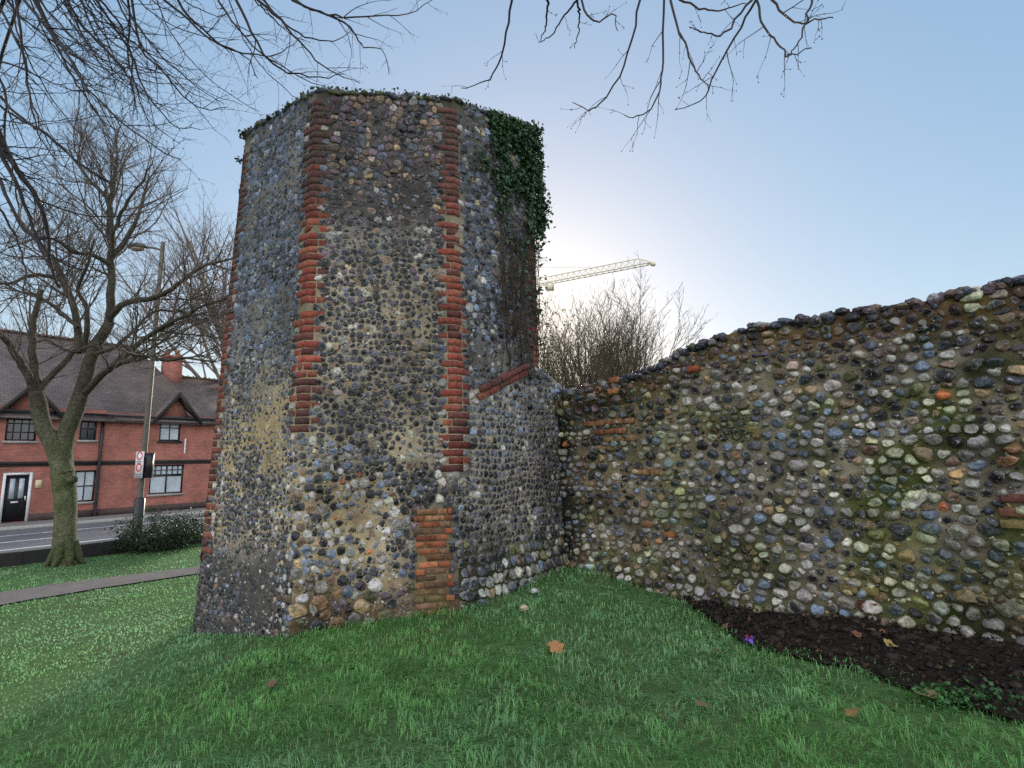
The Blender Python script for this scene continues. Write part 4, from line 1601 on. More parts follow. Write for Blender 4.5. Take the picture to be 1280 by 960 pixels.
# ---- the pollarded tree by the footpath
tb0 = on_ground(81, 706)
TY = tb0[1]
tree = empty('bare_tree', tb0, 'bare leafless tree with forked mossy trunk beside the footpath', 'tree')
trunk, limbs = [], {}
trunk.append(traced([(81, 712), (80, 690), (81, 660), (82, 630), (80, 600), (77, 572), (84, 540), (98, 505), (107, 475), (114, 445), (124, 425), (138, 402)], [TY, TY + .1], .30, .15, 34, .006))
trunk[0][1][:10] = [.30, .265, .24, .23, .222, .218, .214, .21, .212, .215]
trunk[0][1][10:] = list(np.interp(np.arange(24), [0, 3, 8, 23], [.215, .22, .18, .11]))
trunk.append(traced([(80, 592), (68, 556), (54, 532), (48, 505), (45, 488)], [TY, TY - .25], .2, .14, 12, .004))
mainl = [
    ([(45, 492), (31, 462), (14, 436), (0, 417), (-30, 390)], [TY - .25, TY - 1.2], .12, .06),
    ([(45, 492), (42, 455), (40, 415), (45, 385), (53, 362)], [TY - .25, TY - .1], .13, .07),
    ([(45, 490), (62, 472), (84, 450), (102, 432), (120, 428)], [TY - .25, TY + .5], .1, .07),
    ([(100, 440), (97, 412), (92, 383), (82, 355), (67, 325), (57, 315), (37, 290), (14, 262)], [TY + .1, TY + 1.2], .12, .04),
    ([(107, 440), (108, 415), (109, 385), (98, 362), (110, 330), (118, 300)], [TY + .1, TY - .8], .09, .03),
    ([(136, 402), (140, 360), (138, 325), (140, 300), (134, 250), (112, 225), (95, 203), (84, 180)], [TY + .1, TY + .6], .13, .02),
    ([(139, 325), (140, 300), (148, 275), (160, 250), (178, 225), (190, 205)], [TY + .1, TY - .7], .08, .02),
    ([(140, 300), (136, 260), (140, 232), (147, 203), (146, 175), (152, 150)], [TY + .3, TY + 1.0], .08, .015),
    ([(140, 322), (158, 300), (170, 275), (178, 250), (188, 222), (203, 200)], [TY + .1, TY + .3], .08, .015),
    ([(108, 490), (130, 466), (142, 458), (170, 432), (200, 410), (226, 398), (255, 382), (284, 374)], [TY, TY - .9], .11, .03),
    ([(138, 396), (158, 378), (194, 372), (220, 358), (240, 341), (260, 331), (296, 322)], [TY, TY - .6], .1, .03),
    ([(142, 458), (160, 450), (176, 445), (205, 450), (230, 448), (270, 452)], [TY - .3, TY - 1.5], .08, .025),
    ([(120, 442), (145, 432), (165, 415), (185, 395), (205, 388), (240, 395), (275, 410)], [TY, TY + 1.2], .07, .02),
    ([(84, 355), (60, 345), (35, 345), (10, 355), (-20, 350)], [TY + .5, TY - .6], .07, .03),
    ([(138, 330), (115, 318), (90, 315), (70, 300), (45, 298), (10, 310)], [TY, TY - 1.5], .07, .02),
    ([(97, 410), (75, 390), (50, 372), (25, 365), (0, 360)], [TY, TY + 1.5], .07, .02),
    ([(128, 435), (112, 432), (95, 440), (78, 437), (60, 425), (40, 430)], [TY - .3, TY - 1.0], .05, .02),
]
for pts, Ys, r0, r1 in mainl:
    P, rr = traced(pts, Ys, r0 * .8, r1 * .7, 18, .012)
    limbs.setdefault(0, []).append((P, rr))
    L_ = sum(np.linalg.norm(P[k + 1] - P[k]) for k in range(len(P) - 1))
    add_kids(limbs, P, rr, L_, 0, 3, np.array([0, 0, .07]), .11, [4.7, 5.2, 5.2, 4], .2, (.32, .66), (.4, .95), .16, 2.2)
mossy, dull = bark_col((.06, .072, .03), (.15, .15, .09), 5), bark_col((.04, .036, .028), (.085, .076, .055), 4)


def tree_col(V):
    t = np.clip((V[:, 2] + .4 * fbm(V * 1.5, 12) - 2.0) / 1.6, 0, 1)[:, None]
    return mossy(V) * (1 - t) + dull(V) * t


tbag = Bag()
tubes(tbag, trunk, 12, tree_col)
V = tbag.V[0]
tbag.V = [v + .02 * (np.stack([fbm(v * 6, s_) for s_ in (1, 2, 3)], 1) - .5) * 1.5 for v in tbag.V]
# root flare
roots = []
for k in range(7):
    a = k * .9 + .3
    dv_ = np.array([math.cos(a), math.sin(a), 0])
    roots.append(([tb0 + dv_ * .12 + EZ * .5, tb0 + dv_ * .21 + EZ * .22, tb0 + dv_ * .3 + EZ * .06, tb0 + dv_ * .4 - EZ * .05], [.1, .1, .06, .02]))
tubes(tbag, roots, 8, bark_col((.05, .065, .025), (.10, .1, .05), 5))
# burr
blobs(tbag, [at_y(90, 599, TY - .15)], np.array([[.11, .1, .1]]), np.array([(.085, .085, .05)]), .3, ICO2)
tbag.build('trunk', mBARK, tree, smooth=True)
b1, b2 = Bag(), Bag()
tubes(b1, limbs[0], 7, tree_col)
b1.build('branches', mBARK, tree, smooth=True)
for lv, sd in ((1, 5), (2, 3), (3, 3)):
    tubes(b2, limbs.get(lv, []), sd, bark_col((.06, .047, .04), (.115, .09, .07), 3))
b2.build('twigs', mTWIG, tree)
print('tree twigs', sum(len(v) for v in limbs.values()))

RMIN = .0021
# ---- the tree whose branches hang into the top of the picture
oh0 = np.array([-4.2, -.6, float(ground_z(-4.2, -.6))])
over_tree = empty('overhanging_tree', oh0, 'leafless tree outside the picture whose drooping twigs hang in from above', 'tree')
otrunk = [([oh0 - EZ * .1, oh0 + EZ * .5, oh0 + np.array([.05, .1, 2.0]), oh0 + np.array([.2, .4, 3.6]), oh0 + np.array([.3, .7, 5.2]), oh0 + np.array([.4, 1.0, 7.0])], [.5, .38, .32, .29, .24, .15])]
hub = oh0 + np.array([.25, .6, 4.6])
hub2 = oh0 + np.array([.3, .7, 5.2])
limb_px = {}
LA = [hub, np.array([-4.3, 1.2, 6.2]), np.array([-4.2, 2.6, 6.9]), np.array([-3.8, 3.9, 7.1]), np.array([-3.2, 4.9, 7.3])]
LB = [hub2, np.array([-2.6, 1.5, 6.4]), np.array([-1.0, 2.8, 6.6]), np.array([.6, 3.4, 6.4]), np.array([2.2, 3.6, 6.1]), np.array([3.2, 3.8, 6.25]), np.array([4.2, 3.8, 6.7]), np.array([5.0, 3.8, 7.1])]
LC_ = [hub, np.array([-4.6, 1.6, 5.2]), np.array([-5.6, 3.2, 5.3]), np.array([-6.6, 4.6, 4.7]), np.array([-6.9, 5.2, 4.4])]
oLimbs = []
for Lb, r0, r1 in ((LA, .16, .008), (LB, .14, .006), (LC_, .12, .008)):
    P = smooth_line(Lb, 24)
    oLimbs.append(([p for p in P], list(np.linspace(r0, r1, 24))))
limb_pts = np.concatenate([np.array(P) for P, _ in oLimbs])
arcs_right = [
    [(640, 0), (632, 50), (622, 82), (605, 103), (577, 110)],
    [(800, 0), (788, 50), (775, 95), (748, 130), (735, 136), (716, 128)],
    [(830, 0), (829, 50), (828, 90), (825, 108), (812, 138), (795, 147), (781, 144)],
    [(838, 0), (850, 40), (862, 75), (875, 95), (886, 113)],
    [(945, 0), (925, 35), (902, 75), (886, 113), (876, 127), (844, 137)],
    [(946, 0), (955, 33), (975, 55), (985, 70), (1014, 60)],
    [(850, 0), (880, 12), (905, 12), (932, 4)],
    [(965, 0), (985, 20), (1000, 30), (1020, 24), (1041, 22)],
    [(722, 0), (705, 20), (690, 45), (674, 53)],
    [(727, 0), (735, 20), (748, 27), (765, 18), (772, 38)],
    [(940, 0), (905, 40), (880, 42), (862, 34)],
    [(1015, 0), (1010, 20), (1003, 45), (992, 62), (985, 72)],
    [(684, 0), (683, 30), (676, 52)], [(722, 5), (724, 30), (718, 60)],
]
arcs_left = [
    [(235, 20), (262, 45), (290, 62), (335, 70), (360, 60), (378, 45)],
    [(330, 0), (355, 30), (385, 47), (420, 50), (440, 38)],
    [(365, 0), (400, 15), (430, 22), (470, 20), (510, 17), (540, 0)],
    [(322, 0), (350, 25), (375, 52), (395, 75), (420, 92), (450, 104)],
    [(295, 0), (315, 40), (335, 75), (360, 90), (400, 97), (430, 92)],
    [(380, 8), (430, 28), (445, 45), (455, 60), (478, 62), (486, 92)],
    [(120, 0), (160, 60), (180, 110), (215, 155), (250, 162)],
    [(30, 0), (75, 55), (110, 110), (150, 150), (195, 185), (226, 199)],
    [(5, 125), (35, 155), (60, 170), (100, 205), (140, 228), (180, 235)],
    [(-5, 180), (30, 220), (50, 250), (90, 265), (130, 270), (180, 265), (235, 235)],
    [(165, 0), (175, 60), (200, 85), (230, 120), (255, 137), (282, 134)],
    [(20, 0), (30, 70), (35, 110), (50, 160), (70, 195)],
    [(85, 0), (110, 40), (150, 80), (165, 110), (172, 140)],
    [(45, 0), (80, 75), (100, 110), (130, 150), (170, 177)],
    [(125, 0), (150, 30), (165, 70), (165, 105), (172, 150)],
    [(205, 0), (235, 25), (262, 48), (290, 62), (312, 75), (322, 98)],
    [(0, 10), (15, 40), (30, 70), (36, 110), (42, 150), (60, 190), (90, 215)],
    [(160, 0), (162, 30), (160, 70), (170, 110), (185, 150), (225, 180)],
]
thick_left = [
    ([(-30, 90), (0, 172), (24, 215), (45, 245), (58, 282), (62, 330), (75, 360)], .036, .012),
    ([(-30, 120), (0, 190), (18, 225), (34, 262), (48, 300), (80, 330), (110, 338)], .027, .008),
    ([(-30, 200), (0, 225), (24, 280), (44, 300), (60, 330), (80, 345)], .02, .006),
    ([(-20, 110), (0, 132), (30, 152), (60, 168), (95, 200), (135, 228)], .016, .006),
    ([(-30, 230), (0, 262), (20, 300), (32, 340), (30, 380)], .014, .005),
    ([(-20, 60), (8, 120), (5, 160), (15, 200), (12, 240)], .014, .005),
]
twl = {0: []}
joins = []


def hang(pts, Y, r0, r1, kids, maxlev=2, Lmax=.6, joinup=True, ratio=(.16, .42)):
    P, rr = traced(pts, [Y, Y + rng.uniform(-.5, .5)], r0, r1, 16, .006)
    if joinup:
        q = P[0]
        dd_ = np.linalg.norm(limb_pts - q, axis=1) + 2.0 * (limb_pts[:, 2] < q[2] + .1)
        lp = limb_pts[np.argmin(dd_)]
        up_ = q + (P[0] - P[1]) * 3 + EZ * .25
        J = smooth_line([lp, lp * .45 + up_ * .55 + EZ * .12, up_ * .5 + q * .5, q], 8)
        joins.append(([p for p in J], list(np.linspace(max(r0 * 1.5, .008), r0, 8))))
    twl[0].append((P, rr))
    L_ = sum(np.linalg.norm(P[k + 1] - P[k]) for k in range(len(P) - 1))
    add_kids(twl, P, rr, L_, 0, maxlev, np.array([0, 0, -.015]), .12, kids, .06, ratio, (.5, 1.1), .12, Lmax)


for a in arcs_right:
    hang(a, rng.uniform(2.9, 3.5), .0085, .0028, [5.5, 5, 3], 2, .34, ratio=(.18, .4))
for a in arcs_left:
    hang(a, rng.uniform(4.0, 5.2), .013, .0035, [6.5, 5, 3], 2, .6)
for pts, r0, r1 in thick_left:
    hang(pts, rng.uniform(4.6, 5.4), r0, r1, [5, 4.5, 3], 2, .8)
for k in range(36):
    x0 = rng.uniform(-70, 330) if k % 3 else rng.uniform(-70, 150)
    L_ = rng.uniform(90, 235) * (1.15 - .45 * max(0, x0) / 330)
    a = rad(rng.uniform(48, 84))
    x_, y_ = x0, -25.0
    pts = [(x_, y_)]
    for q in range(7):
        x_ += L_ / 6 * math.cos(a)
        y_ += L_ / 6 * math.sin(a)
        a -= rad(rng.uniform(2, 13))
        pts.append((x_, y_))
    hang(pts, rng.uniform(3.9, 6.2), rng.uniform(.006, .012), .003, [5, 4.5, 3], 2, .5)
for k in range(11):
    x_, y_ = -50.0, rng.uniform(20, 300)
    a = rad(rng.uniform(15, 70))
    L_ = rng.uniform(90, 200)
    pts = [(x_, y_)]
    for q in range(6):
        x_ += L_ / 5 * math.cos(a)
        y_ += L_ / 5 * math.sin(a)
        a += rad(rng.uniform(-14, 10))
        pts.append((x_, y_))
    hang(pts, rng.uniform(4.6, 6.4), rng.uniform(.007, .014), .003, [5, 4, 3], 2, .5)
b0, b1, b2 = Bag(), Bag(), Bag()
dk = bark_col((.02, .016, .018), (.045, .036, .036), 4)
tubes(b0, otrunk, 14, dk)
b0.build('trunk', mBARK, over_tree, smooth=True)
tubes(b1, oLimbs, 8, dk)
b1.build('branches', mBARK, over_tree, smooth=True)
tubes(b2, joins, 5, dk)
tubes(b2, twl[0], 5, dk)
for lv in (1, 2):
    tubes(b2, twl.get(lv, []), 3, dk)
# buds at the nodes and tips
tips = np.array([p[-1] for lv in (0, 1, 2) for p, _ in twl.get(lv, [])] + [p[len(p) // 2] for lv in (1,) for p, _ in twl.get(lv, [])])
blobs(b2, tips, rng.uniform(.0028, .0042, (len(tips), 1)) * np.array([[1, 1, 1.5]]), np.tile(np.array([.04, .028, .026]), (len(tips), 1)), .1, _ico(0))
b2.build('twigs', mTWIG, over_tree)
print('hanging twigs', sum(len(v) for v in twl.values()))


# ---- trees farther off
RMIN = .006
def far_tree(name, base, height, label, stems, c1, c2, kids, maxlev, fan, up, trunk_h=0.0, r=.1, seg=.35, Lmax=4, wig=.12, ratio=(.35, .62)):
    t = empty(name, base, label, 'tree')
    out = {}
    p0 = np.asarray(base, float)
    if trunk_h:
        sprout(out, p0 - EZ * .1, np.array([0, 0, 1.0]), trunk_h, r * 1.6, 0, 0, np.zeros(3), .03, [0], .6)
        bt = Bag()
        tubes(bt, out[0], 8, bark_col(c1, c2, 3))
        bt.build('trunk', mBARK, t, smooth=True)
        p0 = out[0][0][0][-1]
        out = {}
    for k in range(stems):
        a = k * 2.399 + random.random()
        f = fan * math.sqrt((k + .5) / stems)
        d = unit(np.array([math.sin(f) * math.cos(a), math.sin(f) * math.sin(a), math.cos(f)]))
        sprout(out, p0 + np.array([math.cos(a), math.sin(a), 0]) * (.3 if not trunk_h else 0), d, (height - trunk_h) * random.uniform(.8, 1.08), r * random.uniform(.6, 1), 0, maxlev, up, wig * .5, kids, seg, ratio, (.35, .8), .2)
    bb, bt = Bag(), Bag()
    tubes(bb, out[0], 6, bark_col(c1, c2, 3))
    for lv in range(1, maxlev + 1):
        tubes(bt, out.get(lv, []), 3, bark_col(c1, c2, 2))
    bb.build('branches', mBARK, t, smooth=True)
    bt.build('twigs', mTWIG, t)
    print(name, sum(len(v) for v in out.values()))
    return t


bp = at_y(745, 560, 15.0)
far_tree('multi_stemmed_tree', (bp[0], 15.0, .0), 5.3, 'bushy bare tree with many upright stems rising behind the flint wall', 46, (.08, .066, .045), (.16, .13, .09), [4.6, 4.6, 3.6], 3, .42, np.array([0, 0, .06]), 0, .05, .25, ratio=(.26, .48))
lb2 = Bag()
m = 420
c = at_y(690, 448, 14.6)
p = c + rng.normal(size=(m, 3)) * np.array([.35, .4, .7])
leaf_cards(lb2, p, rng.normal(size=(m, 3)), rng.uniform(.05, .09, m), np.array([.16, .17, .06]) * rng.uniform(.5, 1.4, (m, 1)))
tr_ = bpy.data.objects['multi_stemmed_tree']
lb2.build('leaves', mLEAF, tr_)
bp = at_y(292, 560, 34.0)
far_tree('distant_bare_tree', (bp[0], 34.0, -.8), 18.5, 'pale distant bare tree showing past the left edge of the tower', 11, (.16, .13, .11), (.24, .2, .17), [.8, 1.2, 1.4], 3, .6, np.array([0, 0, .03]), 5.0, .2, .8, ratio=(.35, .6))
bp = at_y(30, 560, 40.0)
far_tree('tall_bare_tree', (bp[0], 42.0, -.8), 16.0, 'tall faint bare tree beyond the house roofs, behind the forked tree', 10, (.1, .085, .075), (.17, .14, .12), [.8, 1.1, 1.3], 3, .6, np.array([0, 0, .03]), 5.0, .2, .8, ratio=(.35, .6))

# ------------------------------------------------------------------ low roadside wall and shrub
b = Bag()
NW = 90
bs = np.linspace(-30, 40, NW)
gx, gy = xy(np.full(NW, 0.0), bs)
gz = ground_z(gx, gy)
tp = gz + .30 + .01 * rng.normal(size=NW)
for a0, a1 in ((.02, -.3),):
    f = np.stack([*xy(np.full(NW, a0), bs), gz - .5], 1)
    ft = np.stack([*xy(np.full(NW, a0 - .02), bs), tp], 1)
    bt_ = np.stack([*xy(np.full(NW, a1 + .02), bs), tp], 1)
    bk = np.stack([*xy(np.full(NW, a1), bs), gz - .6], 1)
    V = np.concatenate([f, ft, bt_, bk])
    m_ = np.arange(NW - 1)
    b.add(V, [np.stack([m_ + k * NW, m_ + 1 + k * NW, m_ + 1 + (k + 1) * NW, m_ + (k + 1) * NW], 1) for k in range(3)] + [np.array([[0, NW, 2 * NW, 3 * NW]]), np.array([[NW - 1, 4 * NW - 1, 3 * NW - 1, 2 * NW - 1]])], (.03, .03, .03))
tag(b.build('low_wall', mLOWALL, origin=(*xy(0, 0), -.55)), 'low dark grimy wall along the roadside at the edge of the lawn', 'wall')

sp = on_ground(200, 688)
shrub = empty('evergreen_shrub', sp, 'dark evergreen shrub at the foot of the lamp post beside the low wall', 'shrub')
out = {}
for k in range(34):
    a, f = k * 2.399, .25 + 1.0 * math.sqrt((k + .5) / 34)
    d = np.array([math.sin(f) * math.cos(a) * 1.1, math.sin(f) * math.sin(a), math.cos(f)])
    sprout(out, sp + np.array([math.cos(a), math.sin(a), 0]) * .12, unit(d), random.uniform(.7, 1.15), .012, 0, 1, np.array([0, 0, .03]), .12, [6, 4], .15, (.3, .5), (.5, 1.0), .3)
b = Bag()
tubes(b, out[0] + out[1], 3, bark_col((.06, .05, .03), (.1, .08, .05)))
b.build('stems', mTWIG, shrub)
b = Bag()
pts = np.array([p for lv in (0, 1) for P, _ in out[lv] for p in P[1:]])
m = 6500
p = pts[rng.integers(0, len(pts), m)] + rng.normal(size=(m, 3)) * .07
leaf_cards(b, p, rng.normal(size=(m, 3)) + np.array([0, 0, .6]), rng.uniform(.04, .085, m), np.array([.018, .042, .016]) * rng.uniform(.5, 1.6, (m, 1)), wid=.5)
b.build('leaves', mLEAF, shrub)
sp2 = on_ground(247, 672)
b = Bag()
m = 1500
p = sp2 + np.array([0.4, .5, .25]) + rng.normal(size=(m, 3)) * np.array([.35, .3, .16])
leaf_cards(b, p, rng.normal(size=(m, 3)) + np.array([0, 0, .6]), rng.uniform(.04, .085, m), np.array([.014, .035, .014]) * rng.uniform(.5, 1.6, (m, 1)), wid=.5)
tag(b.build('low_shrub', mLEAF, origin=sp2), 'low dark shrub half hidden behind the left edge of the tower', 'shrub')

# ------------------------------------------------------------------ lamp post with signs
lpb = at_z(171, 668, ROADZ)
la, lb0 = ab(lpb[0], lpb[1])
lpY = lpb[1]
LP = np.array([lpb[0], lpb[1], ROADZ])
ltop = at_y(204, 303, lpY)
post = empty('lamp_post', LP, 'tall slim lamp post with black base standing beyond the evergreen shrub', 'lamp post')
b = Bag()
lean_ = np.array([ltop[0] - LP[0], ltop[1] - LP[1], 0]) / (ltop[2] - LP[2])
PT = lambda h: LP + (EZ + lean_) * h
H = ltop[2] - LP[2]
sc_l = lpY / 17.0
tubes(b, [([PT(t * H) for t in np.linspace(0, 1, 8)], list(np.linspace(.09, .07, 8) * sc_l))], 14, lambda V: np.tile(np.array([.2, .19, .16]), (len(V), 1)))
b.build('pole', mPOLE, post, smooth=True)
b = Bag()
tubes(b, [([PT(t) for t in (-.05, .05, 1.25, 1.32)], [.15 * sc_l, .15 * sc_l, .15 * sc_l, .1 * sc_l])], 14, lambda V: np.tile(np.array([.012, .012, .014]), (len(V), 1)))
b.build('base_sleeve', mBLACK, post, smooth=False)
arm_e = at_y(177, 309, lpY - .2)
arm_s = PT(H - .35)
b = Bag()
tubes(b, [([p for p in smooth_line([arm_s, arm_s * .6 + arm_e * .4 + EZ * .06, arm_e], 8)], [.04 * sc_l] * 8)], 8, lambda V: np.tile(np.array([.08, .075, .07]), (len(V), 1)))
b.build('arm', mPOLE, post, smooth=True)
b = Bag()
ld = unit(arm_e - arm_s)
c0 = arm_e + ld * .18
blobs(b, [c0], np.array([[.34 * sc_l, .16, .12 * sc_l]]), np.array([(.12, .11, .1)]), .05, ICO2)
lan = b.build('lantern', mPOLE, post, smooth=True)
b = Bag()
blobs(b, [c0 - EZ * .08 * sc_l - ld * .05], np.array([[.24 * sc_l, .12, .09 * sc_l]]), np.array([(.4, .3, .2)]), .05, ICO2)
b.build('glass_bowl', mGLASSL, lan, smooth=True)

# sign plate fixed to the post, turned half away
hs = lambda y: float(np.interp(y, [303, 668], [H, 0]))
c = at_y(174.5, 581, lpY - .25)
vn = unit(np.array([-.33, -.94, 0]))
vx = np.array([.94, -.33, 0])
hh, ww = .5 * 35 / FPX * lpY * .92, .2
sg = empty('zone_sign', c, 'narrow white sign plate with red rings strapped to the lamp post', 'sign')
b = Bag()
LM = lambda V: c + V[:, :1] * vx + V[:, 1:2] * vn + V[:, 2:] * EZ
b.box((-ww, 0, -hh), (ww, .02, hh), (.7, .7, .7), LM)
b.build('plate', mWHITE, sg)
b = Bag()
for zc in (.33, -.1):
    pr_ = []
    a = np.linspace(0, 2 * math.pi, 25)
    ro_, ri_ = .155, .105
    V = np.concatenate([np.stack([ro_ * np.cos(a), np.full(25, .024), zc + ro_ * np.sin(a)], 1), np.stack([ri_ * np.cos(a), np.full(25, .024), zc + ri_ * np.sin(a)], 1)])
    q = np.arange(24)
    b.add(LM(V), np.stack([q, q + 1, q + 26, q + 25], 1), (.6, .03, .03))
b.build('red_ring', mRED, sg)
b = Bag()
for zc, w2 in ((.13, .13), (.07, .1), (-.34, .16), (-.41, .14), (-.47, .12)):
    b = Bag()
    b.box((-w2, .021, zc - .018), (w2, .025, zc + .018), (.25, .25, .25), LM)
    b.build('grey_print', mGREY, sg)
c2_ = at_y(184.5, 582, lpY - .05)
bx_ = empty('signal_box', c2_, 'black box fixed to the lamp post behind the white sign plate', 'box')
b = Bag()
ux, un = unit(np.array([.95, .3, 0])), unit(np.array([-.3, .95, 0]))
LM2 = lambda V: c2_ + V[:, :1] * ux + V[:, 1:2] * un + V[:, 2:] * EZ
h2 = .5 * 30 / FPX * lpY
b.box((-.15 * sc_l, -.12, -h2), (.15 * sc_l, .12, h2), (.01, .01, .012), LM2)
b.build('housing', mBLACK, bx_)
b = Bag()
b.box((-.17 * sc_l, -.125, h2 * .96), (.17 * sc_l, .14, h2 * 1.02), (.01, .01, .012), LM2)
b.build('hood', mBLACK, bx_)

# ------------------------------------------------------------------ the brick houses across the road
FA = -15.5
FZ = ROADZ + .12
fn_ = np.array([RN[0], RN[1], 0.0])
f0 = np.array([*xy(FA, 0), 0.0])


def fac(x, y):
    p = on_plane(x, y, f0, fn_)
    _, b_ = ab(p[0], p[1])
    return float(b_), float(p[2])


def house_brick(name, tone):
    m = bpy.data.materials.new(name)
    m.use_nodes = True
    t = m.node_tree
    p = t.nodes['Principled BSDF']
    tc = t.nodes.new('ShaderNodeTexCoord')
    sx = t.nodes.new('ShaderNodeSeparateXYZ')
    cb = t.nodes.new('ShaderNodeCombineXYZ')
    ad = t.nodes.new('ShaderNodeMath')
    t.links.new(tc.outputs['Object'], sx.inputs[0])
    t.links.new(sx.outputs['X'], ad.inputs[0])
    t.links.new(sx.outputs['Y'], ad.inputs[1])
    t.links.new(ad.outputs[0], cb.inputs[0])
    t.links.new(sx.outputs['Z'], cb.inputs[1])
    br = t.nodes.new('ShaderNodeTexBrick')
    br.inputs['Scale'].default_value = 1.0
    br.inputs['Brick Width'].default_value = .225
    br.inputs['Row Height'].default_value = .075
    br.inputs['Mortar Size'].default_value = .007
    br.inputs['Color1'].default_value = (.29 * tone, .095 * tone, .065 * tone, 1)
    br.inputs['Color2'].default_value = (.20 * tone, .07 * tone, .055 * tone, 1)
    br.inputs['Mortar'].default_value = (.20, .15, .12, 1)
    t.links.new(cb.outputs[0], br.inputs['Vector'])
    n = t.nodes.new('ShaderNodeTexNoise')
    n.inputs['Scale'].default_value = .9
    n.inputs['Detail'].default_value = 5
    t.links.new(tc.outputs['Object'], n.inputs['Vector'])
    mr = t.nodes.new('ShaderNodeMapRange')
    mr.inputs['From Min'].default_value = .3
    mr.inputs['From Max'].default_value = .7
    mr.inputs['To Min'].default_value = .7
    mr.inputs['To Max'].default_value = 1.25
    t.links.new(n.outputs['Fac'], mr.inputs['Value'])
    mx = t.nodes.new('ShaderNodeVectorMath')
    mx.operation = 'SCALE'
    t.links.new(br.outputs['Color'], mx.inputs[0])
    t.links.new(mr.outputs[0], mx.inputs['Scale'])
    t.links.new(mx.outputs[0], p.inputs['Base Color'])
    p.inputs['Roughness'].default_value = .9
    bp_ = t.nodes.new('ShaderNodeBump')
    bp_.inputs['Strength'].default_value = .5
    bp_.inputs['Distance'].default_value = .01
    t.links.new(br.outputs['Fac'], bp_.inputs['Height'])
    bp_.invert = True
    t.links.new(bp_.outputs[0], p.inputs['Normal'])
    return m


def roof_tiles(name, c1, c2):
    m = bpy.data.materials.new(name)
    m.use_nodes = True
    t = m.node_tree
    p = t.nodes['Principled BSDF']
    tc = t.nodes.new('ShaderNodeTexCoord')
    sx = t.nodes.new('ShaderNodeSeparateXYZ')
    cb = t.nodes.new('ShaderNodeCombineXYZ')
    t.links.new(tc.outputs['Object'], sx.inputs[0])
    t.links.new(sx.outputs['X'], cb.inputs[0])
    t.links.new(sx.outputs['Z'], cb.inputs[1])
    br = t.nodes.new('ShaderNodeTexBrick')
    br.inputs['Scale'].default_value = 1.0
    br.inputs['Brick Width'].default_value = .26
    br.inputs['Row Height'].default_value = .13
    br.inputs['Mortar Size'].default_value = .008
    br.inputs['Color1'].default_value = (*c1, 1)
    br.inputs['Color2'].default_value = (*c2, 1)
    br.inputs['Mortar'].default_value = (.03, .03, .03, 1)
    t.links.new(cb.outputs[0], br.inputs['Vector'])
    n = t.nodes.new('ShaderNodeTexNoise')
    n.inputs['Scale'].default_value = 1.3
    n.inputs['Detail'].default_value = 6
    t.links.new(tc.outputs['Object'], n.inputs['Vector'])
    mr = t.nodes.new('ShaderNodeMapRange')
    mr.inputs['To Min'].default_value = .5
    mr.inputs['To Max'].default_value = 1.5
    t.links.new(n.outputs['Fac'], mr.inputs['Value'])
    mx = t.nodes.new('ShaderNodeVectorMath')
    mx.operation = 'SCALE'
    t.links.new(br.outputs['Color'], mx.inputs[0])
    t.links.new(mr.outputs[0], mx.inputs['Scale'])
    t.links.new(mx.outputs[0], p.inputs['Base Color'])
    p.inputs['Roughness'].default_value = .6
    return m


mHB = house_brick('red_house_brick', 1.55)
mROOF = roof_tiles('slate_roof_tiles', (.15, .115, .105), (.11, .085, .08))
mROOFB = roof_tiles('brown_roof_tiles', (.13, .075, .05), (.1, .06, .045))
mTIMBER = M('dark_timber', .7, .3, 30, .3, 8, col=(.025, .02, .018))
HRZ = math.atan2(RD[1], RD[0])


